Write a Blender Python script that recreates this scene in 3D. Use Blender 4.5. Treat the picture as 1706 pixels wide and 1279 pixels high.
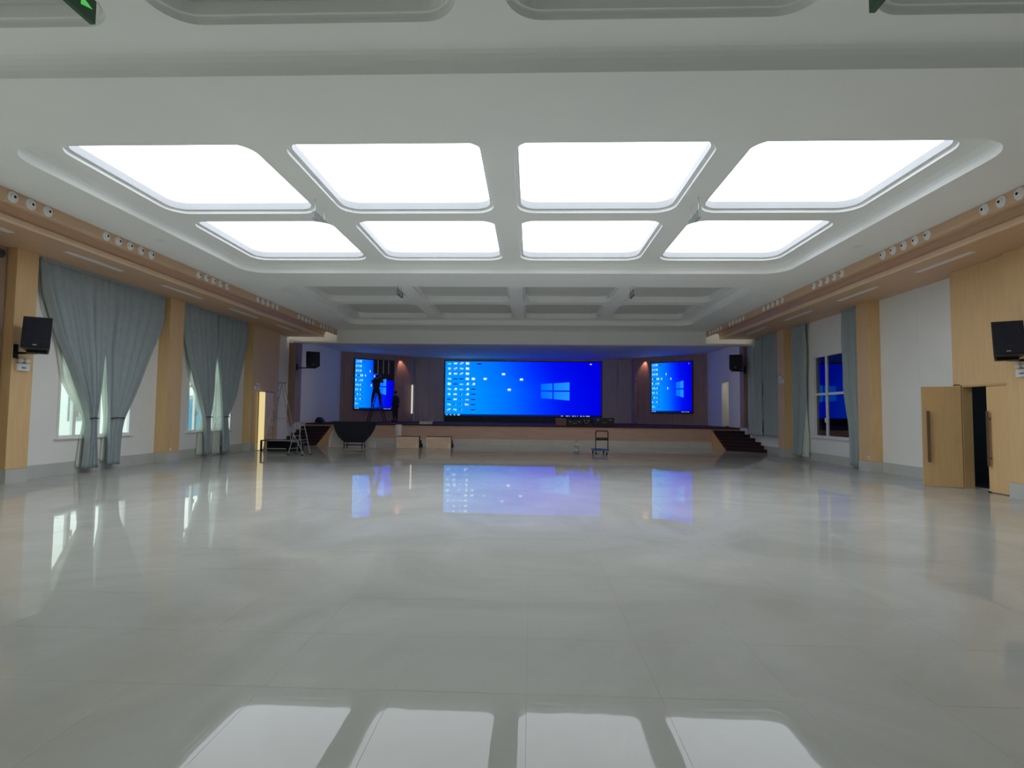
import bpy, bmesh, math, random
from math import sin, cos, pi, radians, sqrt
from mathutils import Vector, Matrix
from mathutils.geometry import tessellate_polygon

random.seed(7)
for o in list(bpy.data.objects):
    bpy.data.objects.remove(o)
SC = bpy.context.scene
COL = SC.collection

# ------------------------------------------------------------------ camera
cam_d = bpy.data.cameras.new('camera')
cam = bpy.data.objects.new('camera', cam_d)
COL.objects.link(cam)
SC.camera = cam
cam_d.sensor_fit = 'HORIZONTAL'
cam_d.sensor_width = 36.0
cam_d.lens = 904.35 * 36.0 / 1706.0
cam_d.clip_start = 0.05
cam_d.clip_end = 300
_y, _p, _r = radians(1.9963), radians(3.0745), radians(0.6085)
_f = Vector((-sin(_y) * cos(_p), cos(_y) * cos(_p), sin(_p)))
_ri = Vector((cos(_y), sin(_y), 0))
_up = _ri.cross(_f)
_r2 = cos(_r) * _ri + sin(_r) * _up
_u2 = -sin(_r) * _ri + cos(_r) * _up
M = Matrix((_r2, _u2, -_f)).transposed().to_4x4()
M.translation = Vector((0.5283, 0, 1.55))
cam.matrix_world = M

# ------------------------------------------------------------------ world, colour
PANEL_STRENGTH = 3.2
SCREEN_STRENGTH = 1.25
DAY = 2.4
SC.view_settings.view_transform = 'Standard'
SC.view_settings.look = 'None'
SC.view_settings.gamma = 1
SC.view_settings.exposure = 0.0
SC.view_settings.use_curve_mapping = False
w = bpy.data.worlds.new('world')
SC.world = w
w.use_nodes = True
w.node_tree.nodes['Background'].inputs[0].default_value = (0.86, 0.95, 0.93, 1)
w.node_tree.nodes['Background'].inputs[1].default_value = DAY
SC.cycles.max_bounces = 10
SC.cycles.diffuse_bounces = 6
SC.cycles.sample_clamp_indirect = 6

def area_light(name, loc, rot, sx, sy, power, col):
    d = bpy.data.lights.new(name, 'AREA')
    d.shape = 'RECTANGLE'; d.size = sx; d.size_y = sy; d.energy = power; d.color = col
    o = bpy.data.objects.new(name, d); COL.objects.link(o)
    o.location = loc; o.rotation_euler = rot
    return o
# fill lamps added inside two unseen side windows to brighten the near hall
area_light('side_fill', (-10.3, 4.6, 2.3), (0, radians(-90), 0), 2.4, 2.6, 24, (0.97, 1.0, 0.88))
area_light('side_fill_second', (-10.3, -0.8, 2.3), (0, radians(-90), 0), 2.4, 2.6, 24, (0.97, 1.0, 0.88))

# fill lamp added out of sight behind the fascia to lift the stage
area_light('stage_fill', (0, 24.4, 5.0), (radians(25), 0, 0), 16, 0.2, 78, (1.0, 0.86, 0.86))

# ------------------------------------------------------------------ materials
def lin(c):
    c = c / 255.0
    return c / 12.92 if c <= 0.04045 else ((c + 0.055) / 1.055) ** 2.4
def rgb(r, g, b):
    return (lin(r), lin(g), lin(b), 1)

def mat(name, col, rough=0.6, metal=0.0, var=0.06, scale=3.0, stretch=None, bump=0.0, spec=0.5, bscale=None):
    m = bpy.data.materials.new(name)
    m.use_nodes = True
    nt = m.node_tree; ns = nt.nodes; L = nt.links
    b = ns['Principled BSDF']
    b.inputs['Roughness'].default_value = rough
    b.inputs['Metallic'].default_value = metal
    b.inputs['Specular IOR Level'].default_value = spec
    tc = ns.new('ShaderNodeTexCoord')
    mp = ns.new('ShaderNodeMapping')
    if stretch: mp.inputs['Scale'].default_value = stretch
    L.new(tc.outputs['Object'], mp.inputs[0])
    nz = ns.new('ShaderNodeTexNoise')
    nz.inputs['Scale'].default_value = scale
    nz.inputs['Detail'].default_value = 5
    L.new(mp.outputs[0], nz.inputs['Vector'])
    rp = ns.new('ShaderNodeValToRGB')
    rp.color_ramp.elements[0].position = 0.3
    rp.color_ramp.elements[1].position = 0.7
    rp.color_ramp.elements[0].color = tuple(max(0, c * (1 - var)) for c in col[:3]) + (1,)
    rp.color_ramp.elements[1].color = tuple(min(1, c * (1 + var)) for c in col[:3]) + (1,)
    L.new(nz.outputs['Fac'], rp.inputs[0])
    L.new(rp.outputs[0], b.inputs['Base Color'])
    if bump:
        n2 = ns.new('ShaderNodeTexNoise')
        n2.inputs['Scale'].default_value = bscale or scale * 2
        L.new(mp.outputs[0], n2.inputs['Vector'])
        bp = ns.new('ShaderNodeBump')
        bp.inputs['Strength'].default_value = 1.0
        bp.inputs['Distance'].default_value = bump
        L.new(n2.outputs['Fac'], bp.inputs['Height'])
        L.new(bp.outputs[0], b.inputs['Normal'])
    return m

def emit(name, col, strength, attr=False):
    m = bpy.data.materials.new(name)
    m.use_nodes = True
    nt = m.node_tree; ns = nt.nodes; L = nt.links
    for n in list(ns): ns.remove(n)
    out = ns.new('ShaderNodeOutputMaterial')
    e = ns.new('ShaderNodeEmission')
    e.inputs[1].default_value = strength
    if attr:
        a = ns.new('ShaderNodeVertexColor'); a.layer_name = 'Col'
        L.new(a.outputs[0], e.inputs[0])
    else:
        e.inputs[0].default_value = col
    L.new(e.outputs[0], out.inputs[0])
    return m

PLASTER = mat('white_plaster', (0.87, 0.885, 0.865, 1), 0.75, var=0.015, scale=0.8)
WALLW = mat('pale_grey_wall_panel', (0.80, 0.80, 0.76, 1), 0.7, var=0.02, scale=1.2)
OAK = mat('light_oak_veneer', (0.70, 0.475, 0.235, 1), 0.5, var=0.05, scale=3.0, stretch=(6, 6, 0.5))
OAKH = mat('oak_veneer_cornice', (0.62, 0.41, 0.26, 1), 0.45, var=0.05, scale=3.0, stretch=(6, 0.5, 6))
OAKLIT = mat('oak_painted_lit', (0.86, 0.66, 0.46, 1), 0.4, var=0.04)  # oak lightened to paint in light on the cornice lip and left door
OAKDOOR = mat('oak_veneer_door', (0.56, 0.37, 0.17, 1), 0.45, var=0.06, scale=3.0, stretch=(6, 6, 0.5))
OAKDARK = mat('dark_brown_veneer_and_shaded_oak', (0.30, 0.20, 0.15, 1), 0.5, var=0.12, scale=3.0, stretch=(6, 6, 0.5))
STAGEWALL = mat('brown_stage_panelling', (0.36, 0.24, 0.22, 1), 0.55, var=0.10, scale=2.0, stretch=(5, 5, 0.4))
STAGEGREY = mat('grey_stage_panelling', (0.48, 0.42, 0.44, 1), 0.6, var=0.08, scale=2.0, stretch=(5, 5, 0.4))
SKIRT = mat('grey_stone_skirting', (0.52, 0.53, 0.49, 1), 0.18, var=0.05, scale=2.0)
GROUT = mat('grout', (0.55, 0.545, 0.50, 1), 0.6, var=0.03)
CARPET = mat('dark_red_carpet', (0.050, 0.013, 0.018, 1), 0.95, var=0.25, scale=30)
CARPETD = mat('dark_plum_carpet', (0.022, 0.012, 0.017, 1), 0.95, var=0.25, scale=30)
CURTAIN = mat('grey_green_curtain', (0.33, 0.385, 0.40, 1), 0.9, var=0.06, scale=6)
WFRAME = mat('white_window_frame', (0.78, 0.80, 0.78, 1), 0.4, var=0.02)
BLACK = mat('black_plastic', (0.014, 0.016, 0.019, 1), 0.5, var=0.2, scale=10)
BLACKCLOTH = mat('black_cloth', (0.013, 0.015, 0.026, 1), 0.9, var=0.2, scale=10)
BLACKMETAL = mat('black_metal', (0.02, 0.02, 0.022, 1), 0.4, metal=0.6, var=0.1)
STEEL = mat('brushed_steel', (0.45, 0.45, 0.46, 1), 0.35, metal=0.9, var=0.08)
ALU = mat('aluminium', (0.34, 0.32, 0.33, 1), 0.45, metal=0.4, var=0.08)
WHITEP = mat('white_plastic', (0.80, 0.80, 0.78, 1), 0.4, var=0.02)
PLY = mat('pale_plywood', (0.86, 0.66, 0.48, 1), 0.55, var=0.10, scale=3, stretch=(0.5, 4, 4))
PLYINK = mat('brown_print_ink', (0.48, 0.28, 0.18, 1), 0.6, var=0.2)
BLUEP = mat('blue_plastic_deck', (0.03, 0.13, 0.36, 1), 0.5, var=0.1)
REDM = mat('dark_red_metal_tube', (0.055, 0.012, 0.010, 1), 0.45, metal=0.2, var=0.1)
RUBBER = mat('black_rubber', (0.02, 0.02, 0.02, 1), 0.7, var=0.1)
PALE = mat('pale_grey_board', (0.58, 0.56, 0.53, 1), 0.6, var=0.06)
HANDLE = mat('dark_bronze_handle', (0.17, 0.11, 0.07, 1), 0.35, metal=0.4, var=0.05)
SHIRT = mat('dark_navy_shirt', (0.018, 0.020, 0.035, 1), 0.9, var=0.15)
TROUS = mat('dark_trousers', (0.022, 0.018, 0.028, 1), 0.9, var=0.15)
SKIN = mat('skin', (0.35, 0.20, 0.14, 1), 0.6, var=0.05)
HAIR = mat('black_hair', (0.01, 0.009, 0.009, 1), 0.6, var=0.1)
PANEL = emit('lit_ceiling_membrane', (0.88, 0.93, 1.0, 1), PANEL_STRENGTH)
FRAMEDIM = mat('dimmed_panel_frame', (0.40, 0.41, 0.42, 1), 0.5, var=0.03)  # frame band coloured darker to hold back the glare of lit panels
UNLIT = mat('unlit_ceiling_membrane', (0.66, 0.67, 0.65, 1), 0.6, var=0.02, scale=1)
DISPLAY = emit('led_display', None, SCREEN_STRENGTH, attr=True)
WARMSTRIP = emit('warm_gap_glow', (1.0, 0.80, 0.38, 1), 0.80)
PALESTRIP = emit('pale_glow_strip', (1.0, 0.93, 0.78, 1), 0.75)
SPOTLENS = emit('spot_lens', (1.0, 0.6, 0.35, 1), 2.0)
EXITGREEN = emit('exit_sign_green', rgb(90, 190, 90), 0.9)
EXITFACE = mat('exit_sign_face', (0.03, 0.10, 0.045, 1), 0.4, var=0.05)
EXITWHITE = emit('exit_sign_figure', rgb(200, 235, 200), 0.9)
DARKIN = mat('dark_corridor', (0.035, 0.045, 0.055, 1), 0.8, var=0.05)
OUTWALL = mat('outside_pale_render', (0.62, 0.66, 0.64, 1), 0.8, var=0.05)
OUTGLASS = mat('outside_dark_glass', (0.20, 0.25, 0.25, 1), 0.3, var=0.05)
OUTGROUND = mat('outside_pale_paving', (0.80, 0.80, 0.76, 1), 0.9, var=0.04)
OUTBLUE = mat('outside_blue_sheet', (0.13, 0.40, 0.62, 1), 0.6, var=0.05)

def sheer_mat():
    m = bpy.data.materials.new('sheer_white_voile'); m.use_nodes = True
    nt = m.node_tree; ns = nt.nodes; L = nt.links
    for n in list(ns): ns.remove(n)
    out = ns.new('ShaderNodeOutputMaterial')
    d = ns.new('ShaderNodeBsdfDiffuse'); d.inputs[0].default_value = (0.90, 0.93, 0.88, 1)
    t = ns.new('ShaderNodeBsdfTranslucent'); t.inputs[0].default_value = (0.78, 0.84, 0.78, 1)
    tr = ns.new('ShaderNodeBsdfTransparent')
    m1 = ns.new('ShaderNodeMixShader'); m1.inputs[0].default_value = 0.38
    m2 = ns.new('ShaderNodeMixShader'); m2.inputs[0].default_value = 0.18
    L.new(d.outputs[0], m1.inputs[1]); L.new(t.outputs[0], m1.inputs[2])
    L.new(m1.outputs[0], m2.inputs[1]); L.new(tr.outputs[0], m2.inputs[2])
    L.new(m2.outputs[0], out.inputs[0])
    return m
SHEER = sheer_mat()

def glass_mat(name, tint, f=None, ior=1.5):
    m = bpy.data.materials.new(name); m.use_nodes = True
    nt = m.node_tree; ns = nt.nodes; L = nt.links
    for n in list(ns): ns.remove(n)
    out = ns.new('ShaderNodeOutputMaterial')
    g = ns.new('ShaderNodeBsdfGlossy'); g.inputs['Roughness'].default_value = 0.01
    tr = ns.new('ShaderNodeBsdfTransparent'); tr.inputs[0].default_value = tint
    fr = ns.new('ShaderNodeFresnel'); fr.inputs[0].default_value = ior
    mx = ns.new('ShaderNodeMixShader')
    gg = ns.new('ShaderNodeNewGeometry')
    mi = ns.new('ShaderNodeMath'); mi.operation = 'MULTIPLY_ADD'   # same reflectance from both sides of the sheet
    mi.inputs[1].default_value = 1.0/ior - ior; mi.inputs[2].default_value = ior
    L.new(gg.outputs['Backfacing'], mi.inputs[0]); L.new(mi.outputs[0], fr.inputs[0])
    L.new(fr.outputs[0], mx.inputs[0]); L.new(tr.outputs[0], mx.inputs[1]); L.new(g.outputs[0], mx.inputs[2])
    L.new(mx.outputs[0], out.inputs[0])
    return m
GLASS = glass_mat('window_glass', (0.93, 0.97, 0.95, 1))
COATGLASS = glass_mat('coated_window_glass', (0.45, 0.5, 0.55, 1), ior=2.3)
FILM = glass_mat('clear_plastic_film', (0.85, 0.87, 0.88, 1), ior=1.9)
ACRYL = glass_mat('clear_acrylic', (0.80, 0.84, 0.86, 1), ior=1.5)

def floor_mat():
    m = bpy.data.materials.new('polished_porcelain_tile'); m.use_nodes = True
    nt = m.node_tree; ns = nt.nodes; L = nt.links
    b = ns['Principled BSDF']
    # polish with a haze of wax: clear gloss over a matt body, gloss share capped
    b.inputs['Roughness'].default_value = 0.9
    b.inputs['Specular IOR Level'].default_value = 0.0
    gl = ns.new('ShaderNodeBsdfGlossy'); gl.inputs['Roughness'].default_value = 0.02
    fr = ns.new('ShaderNodeFresnel'); fr.inputs[0].default_value = 1.44
    mn = ns.new('ShaderNodeMath'); mn.operation = 'MINIMUM'; mn.inputs[1].default_value = 0.66
    L.new(fr.outputs[0], mn.inputs[0])
    mx = ns.new('ShaderNodeMixShader')
    L.new(mn.outputs[0], mx.inputs[0]); L.new(b.outputs[0], mx.inputs[1]); L.new(gl.outputs[0], mx.inputs[2])
    L.new(mx.outputs[0], ns['Material Output'].inputs[0])
    geo = ns.new('ShaderNodeNewGeometry')
    n1 = ns.new('ShaderNodeTexNoise'); n1.inputs['Scale'].default_value = 0.55
    n1.inputs['Detail'].default_value = 8; n1.inputs['Roughness'].default_value = 0.6
    n1.inputs['Distortion'].default_value = 1.2
    L.new(geo.outputs['Position'], n1.inputs['Vector'])
    rp = ns.new('ShaderNodeValToRGB')
    rp.color_ramp.elements[0].position = 0.30; rp.color_ramp.elements[0].color = (0.520, 0.522, 0.478, 1)
    rp.color_ramp.elements[1].position = 0.70; rp.color_ramp.elements[1].color = (0.655, 0.658, 0.618, 1)
    L.new(n1.outputs['Fac'], rp.inputs[0]); L.new(rp.outputs[0], b.inputs['Base Color'])
    n2 = ns.new('ShaderNodeTexNoise'); n2.inputs['Scale'].default_value = 2.2
    n2.inputs['Detail'].default_value = 2
    L.new(geo.outputs['Position'], n2.inputs['Vector'])
    bp = ns.new('ShaderNodeBump'); bp.inputs['Distance'].default_value = 0.0006
    L.new(n2.outputs['Fac'], bp.inputs['Height']); L.new(bp.outputs[0], gl.inputs['Normal'])
    return m
TILE = floor_mat()

# ------------------------------------------------------------------ helpers
def link(name, me, parent=None):
    o = bpy.data.objects.new(name, me)
    COL.objects.link(o)
    if parent: o.parent = parent
    return o

def tag(o, label=None, cat=None, group=None, kind=None):
    if label: o['label'] = label
    if cat: o['category'] = cat
    if group: o['group'] = group
    if kind: o['kind'] = kind
    return o

def thing(name, label, cat, loc=(0, 0, 0), rz=0.0, group=None, rot=None):
    o = bpy.data.objects.new(name, None)
    o.empty_display_size = 0.1
    COL.objects.link(o)
    o.location = loc
    o.rotation_euler = rot if rot else (0, 0, rz)
    tag(o, label, cat, group)
    return o

class MB:
    def __init__(s): s.v = []; s.f = []
    def add(s, vs, fs):
        n = len(s.v); s.v += [tuple(v) for v in vs]; s.f += [tuple(i + n for i in f) for f in fs]; return s
    def box(s, a, b, m=None):
        x0, y0, z0 = [min(a[i], b[i]) for i in range(3)]; x1, y1, z1 = [max(a[i], b[i]) for i in range(3)]
        vs = [Vector(p) for p in ((x0,y0,z0),(x1,y0,z0),(x1,y1,z0),(x0,y1,z0),(x0,y0,z1),(x1,y0,z1),(x1,y1,z1),(x0,y1,z1))]
        if m: vs = [m @ v for v in vs]
        return s.add(vs, [(0,3,2,1),(4,5,6,7),(0,1,5,4),(1,2,6,5),(2,3,7,6),(3,0,4,7)])
    def bbox(s, a, b, c=0.01, m=None):
        # box with chamfered edges
        x0, y0, z0 = [min(a[i], b[i]) for i in range(3)]; x1, y1, z1 = [max(a[i], b[i]) for i in range(3)]
        bm = bmesh.new()
        bmesh.ops.create_cube(bm, size=1)
        for v in bm.verts:
            v.co = Vector(((x0+x1)/2 + v.co.x*(x1-x0), (y0+y1)/2 + v.co.y*(y1-y0), (z0+z1)/2 + v.co.z*(z1-z0)))
        bmesh.ops.bevel(bm, geom=bm.edges[:], offset=c, segments=2, affect='EDGES', profile=0.5)
        bm.verts.index_update()
        vs = [(m @ v.co) if m else v.co.copy() for v in bm.verts]
        fs = [tuple(v.index for v in f.verts) for f in bm.faces]
        bm.free()
        return s.add(vs, fs)
    def tube(s, pts, r, n=8, cap=True):
        pts = [Vector(p) for p in pts]
        rings = []
        for i, p in enumerate(pts):
            if i == 0: d = pts[1] - pts[0]
            elif i == len(pts) - 1: d = pts[-1] - pts[-2]
            else: d = (pts[i+1] - p).normalized() + (p - pts[i-1]).normalized()
            d.normalize()
            a = d.cross(Vector((0, 0, 1)))
            if a.length < 1e-3: a = d.cross(Vector((0, 1, 0)))
            a.normalize(); b = d.cross(a)
            rr = r[i] if isinstance(r, (list, tuple)) else r
            rings.append([p + rr * (cos(2*pi*k/n) * a + sin(2*pi*k/n) * b) for k in range(n)])
        vs = [v for ring in rings for v in ring]
        fs = []
        for i in range(len(pts) - 1):
            for k in range(n):
                fs.append((i*n+k, i*n+(k+1) % n, (i+1)*n+(k+1) % n, (i+1)*n+k))
        if cap:
            fs.append(tuple(range(n))[::-1]); fs.append(tuple((len(pts)-1)*n + k for k in range(n)))
        return s.add(vs, fs)
    def lathe(s, prof, n=20, m=None, arc=None):
        # prof: (r,z) list about Z
        vs = []; fs = []
        for r, z in prof:
            for k in range(n):
                a = 2*pi*k/n
                v = Vector((r*cos(a), r*sin(a), z))
                vs.append(m @ v if m else v)
        for i in range(len(prof)-1):
            for k in range(n):
                fs.append((i*n+k, i*n+(k+1) % n, (i+1)*n+(k+1) % n, (i+1)*n+k))
        return s.add(vs, fs)
    def prism(s, poly, lo, hi, axis='Y'):
        # poly in the two other axes, extruded along axis
        def P(a, b, t):
            return {'X': (t, a, b), 'Y': (a, t, b), 'Z': (a, b, t)}[axis]
        n = len(poly)
        vs = [P(a, b, lo) for a, b in poly] + [P(a, b, hi) for a, b in poly]
        fs = [(i, (i+1) % n, n+(i+1) % n, n+i) for i in range(n)]
        tr = tessellate_polygon([[Vector((a, b, 0)) for a, b in poly]])
        fs += [tuple(t) for t in tr] + [tuple(n + i for i in t[::-1]) for t in tr]
        return s.add(vs, fs)
    def plate(s, outer, holes, z):
        # flat plate in XY at height z with holes
        loops = [[Vector((p[0], p[1], 0)) for p in outer]] + [[Vector((p[0], p[1], 0)) for p in h] for h in holes]
        vs = [(p.x, p.y, z) for l in loops for p in l]
        return s.add(vs, [tuple(t) for t in tessellate_polygon(loops)])
    def mesh(s, name, m, smooth=False):
        me = bpy.data.meshes.new(name)
        me.from_pydata(s.v, [], s.f)
        me.validate()
        bm = bmesh.new(); bm.from_mesh(me)
        bmesh.ops.recalc_face_normals(bm, faces=bm.faces[:])
        bm.to_mesh(me); bm.free()
        if m:
            for q in (m if isinstance(m, list) else [m]): me.materials.append(q)
        if smooth:
            for p in me.polygons: p.use_smooth = True
        return me
    def build(s, name, m, parent=None, smooth=False, kind=None, label=None):
        o = link(name, s.mesh(name, m, smooth), parent)
        if kind: o['kind'] = kind
        if label: o['label'] = label
        return o

def copy_tree(o, parent=None):
    c = o.copy(); COL.objects.link(c)
    if parent: c.parent = parent
    for ch in list(o.children): copy_tree(ch, c)
    return c

def rrect(x0, y0, x1, y1, r, n=8):
    pts = []
    for cx, cy, a0 in ((x1-r, y1-r, 0), (x0+r, y1-r, pi/2), (x0+r, y0+r, pi), (x1-r, y0+r, 1.5*pi)):
        for k in range(n+1):
            a = a0 + pi/2*k/n
            pts.append((cx + r*cos(a), cy + r*sin(a)))
    return pts

# ------------------------------------------------------------------ dimensions
HC, HB, HP = 5.17, 5.37, 5.56
XW, XP = 10.43, 10.10          # wall plane, pillar face
ZS = 4.86                      # wooden soffit
SK = 0.29                      # skirting height
YB, YF = -5.0, 23.8            # back wall, fascia over the stage
YSTAGE, ZST = 26.1, 0.97

# ------------------------------------------------------------------ floor
TS = 0.7388
TX0, TY0 = -0.22, 3.09
base = MB().box((-11.2, YB, -0.06), (11.2, YSTAGE, -0.0014))
floor = base.build('floor', GROUT); floor['kind'] = 'structure'
def tile_mb(w, d):
    g = 0.0005
    b = MB()
    c = 0.0004
    x0, y0, x1, y1 = g, g, w-g, d-g
    vs = [(x0, y0, -0.002), (x1, y0, -0.002), (x1, y1, -0.002), (x0, y1, -0.002),
          (x0+c, y0+c, 0), (x1-c, y0+c, 0), (x1-c, y1-c, 0), (x0+c, y1-c, 0)]
    b.add(vs, [(4,5,6,7),(0,1,5,4),(1,2,6,5),(2,3,7,6),(3,0,4,7)])
    return b
tiles = []
i0, i1 = int((-10.43 - TX0) / TS) - 1, int((10.43 - TX0) / TS) + 1
j0, j1 = int((YB - TY0) / TS) - 1, int((YSTAGE - TY0) / TS) + 1
for i in range(i0, i1 + 1):
    for j in range(j0, j1 + 1):
        x0, x1 = max(TX0 + i*TS, -10.43), min(TX0 + (i+1)*TS, 10.43)
        y0, y1 = max(TY0 + j*TS, YB), min(TY0 + (j+1)*TS, YSTAGE)
        if x1 - x0 > 0.03 and y1 - y0 > 0.03: tiles.append((x0, y0, x1, y1))
def tile_rank(t):
    cx, cy = (t[0]+t[2])/2, (t[1]+t[3])/2
    if t[3] < 2.35: return 1e6
    if abs((cx - 0.53) / max(cy, .1) + 0.035) > 1.02 + 0.4/max(cy, .1): return 1e5 + cy
    return cy*cy + 0.2*(cx-0.5)**2
tiles.sort(key=tile_rank)
full = None; rest = MB(); nt_ = 0
for t in tiles:
    wx, wy = t[2]-t[0], t[3]-t[1]
    isfull = abs(wx-TS) < 1e-4 and abs(wy-TS) < 1e-4
    if nt_ < 296 and tile_rank(t) < 1e5 and isfull:
        if full is None: full = tile_mb(TS, TS).mesh('tile', TILE)
        o = link('tile', full, floor); o.location = (t[0], t[1], 0)
        o.rotation_euler = (random.gauss(0, 0.0003), random.gauss(0, 0.0003), 0)
        nt_ += 1
    else:
        b = tile_mb(wx, wy)
        rest.add([(v[0]+t[0], v[1]+t[1], v[2]) for v in b.v], b.f)
ro = rest.build('tile_field', TILE, floor); ro['kind'] = 'stuff'

# ------------------------------------------------------------------ ceiling with three coffered trays
CXO = 0.03
TRAYS = [-1.21, 7.10, 15.42]
XR = [(-6.51, -3.60), (-3.14, -0.22), (0.22, 3.14), (3.60, 6.51)]
def tray_rect(y0): return (-6.94 + 0, y0, 6.94, y0 + 6.81)
ceil = MB()
outer = [(-8.14, YB), (8.14, YB), (8.14, YF), (-8.14, YF)]
ceil.plate(outer, [rrect(*tray_rect(y0), 0.55) for y0 in TRAYS], HC)
def bands(mb, rect, r, prof, n=8):
    # prof: (inset, z); inset>0 shrinks
    loops = []
    for ins, z in prof:
        x0, y0, x1, y1 = rect
        loops.append([(p[0], p[1], z) for p in rrect(x0+ins, y0+ins, x1-ins, y1-ins, max(r-ins, 0.05), n)])
    m = len(loops[0])
    vs = [v for l in loops for v in l]; fs = []
    for i in range(len(loops)-1):
        for k in range(m):
            fs.append((i*m+k, i*m+(k+1) % m, (i+1)*m+(k+1) % m, (i+1)*m+k))
    mb.add(vs, fs)
# top slab, closing the ceiling from above
ceil.box((-8.3, YB, HC+0.5), (8.3, YF, HC+0.56))
ceiling = ceil.build('ceiling', PLASTER); ceiling['kind'] = 'structure'
lamp_lab_row = ['far row', 'near row']
side_names = ['leftmost', 'second from left', 'third from left', 'rightmost']
for ti, y0 in enumerate(TRAYS):
    tr = MB()
    rect = tray_rect(y0)
    bands(tr, rect, 0.55, [(0, HC), (0, HC+0.09), (0.02, HC+0.14), (0.06, HC+0.18), (0.11, HB)])
    ro_, rc_ = [], []
    rows = [(y0+0.34, y0+3.09), (y0+3.52, y0+6.30)]
    prects = [(a+CXO, r0, b+CXO, r1) for (r0, r1) in rows for (a, b) in XR]
    x0, ya, x1, yb = rect
    tr.plate(rrect(x0+0.11, ya+0.11, x1-0.11, yb-0.11, 0.44), [rrect(*q, 0.36) for q in prects], HB)
    t_o = tr.build('coffer_tray', PLASTER, ceiling, smooth=False)
    mo = None
    for pi_, q in enumerate(prects):
        fr = MB()
        bands(fr, q, 0.36, [(0, HB), (0, HB+0.055), (0.012, HB+0.075), (0.050, HB+0.075)])
        mo = fr.build('coffer_moulding', PLASTER, t_o)
        fr = MB()
        bands(fr, q, 0.36, [(0.050, HB+0.060), (0.062, HB+0.060), (0.062, HP+0.01)])
        fr.build('panel_frame', FRAMEDIM if ti == 1 else PLASTER, t_o)
        x0_, y0_, x1_, y1_ = q
        pts = rrect(x0_+0.05, y0_+0.05, x1_-0.05, y1_-0.05, 0.31)
        m = MB(); n = len(pts)
        m.add([(p[0], p[1], HP) for p in pts] + [(p[0], p[1], HP+0.03) for p in pts],
              [tuple(range(n)), tuple(range(2*n-1, n-1, -1))] + [(i, (i+1) % n, n+(i+1) % n, n+i) for i in range(n)])
        lit = ti == 1
        if ti == 0 and pi_ < 4:
            m.build('ceiling_panel', UNLIT, ceiling); continue
        rowword = ('nearer' if pi_ < 4 else 'farther')
        col = side_names[pi_ % 4]
        if lit:
            o = m.build('ceiling_light', PANEL)
            tag(o, 'glowing white ceiling panel, %s in the %s lit row' % (col, rowword), 'ceiling light', 'lit ceiling panels')
        else:
            o = m.build('ceiling_light', UNLIT)
            where = 'nearest tray at the top edge' if ti == 0 else ('%s row of the far tray' % rowword)
            tag(o, 'unlit grey ceiling panel, %s, %s' % (col, where), 'ceiling light', 'unlit ceiling panels')

# fascia over the stage and its wider ledge
m = MB()
m.box((-8.14, YF, 4.66), (8.14, YF+0.25, HC+0.4))
m.box((-XP, YF+0.02, 4.59), (XP, YF+0.30, 4.66))
m.box((-XW-0.5, YF+0.28, 4.62), (XW+0.5, YF+0.45, HC+0.5))
o = m.build('trim_3', PLASTER); o['kind'] = 'structure'

# wooden cornices along both walls
for sx, nm in ((-1, 'trim_1'), (1, 'trim_2')):
    prof = [(8.14, HC), (8.14, 4.95), (8.22, 4.95), (8.26, 5.10), (8.68, 5.10), (8.74, 4.94), (8.74, ZS), (XW+0.2, ZS), (XW+0.2, HC+0.5), (8.14, HC+0.5)]
    m = MB(); m.prism([(sx*a, b) for a, b in prof], YB, YF+0.05, 'Y')
    o = m.build(nm, OAKH); o['kind'] = 'structure'

for sx in (-1, 1):
    par = bpy.data.objects['trim_1' if sx < 0 else 'trim_2']
    MB().bbox((sx*8.70, YB+0.1, 4.835), (sx*8.78, YF, 4.945), 0.012).build('cornice_highlight', OAKLIT, par)  # paler bead added to paint the highlight along the cornice lip

# ------------------------------------------------------------------ walls
def wall_cells(mb, sx, ya, yb, holes, x=XW, th=0.25, z0=0, z1=ZS+0.02):
    # wall slab between ya and yb at |X|=x, rectangular holes (y0,y1,z0,z1)
    ys = sorted(set([ya, yb] + [h[0] for h in holes] + [h[1] for h in holes]))
    zs = sorted(set([z0, z1] + [h[2] for h in holes] + [h[3] for h in holes]))
    for i in range(len(ys)-1):
        for k in range(len(zs)-1):
            cy, cz = (ys[i]+ys[i+1])/2, (zs[k]+zs[k+1])/2
            if any(h[0] < cy < h[1] and h[2] < cz < h[3] for h in holes): continue
            mb.box((sx*x, ys[i], zs[k]), (sx*(x+th), ys[i+1], zs[k+1]))

WINL = [(12.20, 14.52, 0.86, 3.63), (16.96, 19.50, 0.84, 3.63), (3.35, 5.90, 0.84, 3.63), (-2.1, 0.45, 0.84, 3.63)]
WINR = [(17.0, 19.35, 0.84, 3.64)]
WINR2 = [(22.0, 24.3, 0.84, 3.64)]
DOORL = (20.83, 22.15, 0.0, 2.32)
DOORR = (11.12, 12.42, 0.0, 2.30)
m = MB(); wall_cells(m, -1, YB, 27.0, WINL + [DOORL])
wl = m.build('wall_left', WALLW); wl['kind'] = 'structure'
m = MB(); wall_cells(m, 1, YB, 27.0, WINR + WINR2 + [(10.7, 12.9, 0.0, 2.35)])
wr = m.build('wall_right', WALLW); wr['kind'] = 'structure'
# end wall behind the camera
m = MB().box((-XW-.3, YB-0.2, 0), (XW+.3, YB, 5.8))
wb = m.build('wall_back', WALLW); wb['kind'] = 'structure'

def pillar(sx, ya, yb, kindmat=OAK, x=XP, name='pillar', label=None, z0=SK):
    m = MB().bbox((sx*x, ya, z0), (sx*(XW+0.01), yb, ZS), 0.008)
    o = m.build(name, kindmat, wl if sx < 0 else wr)
    return o
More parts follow.
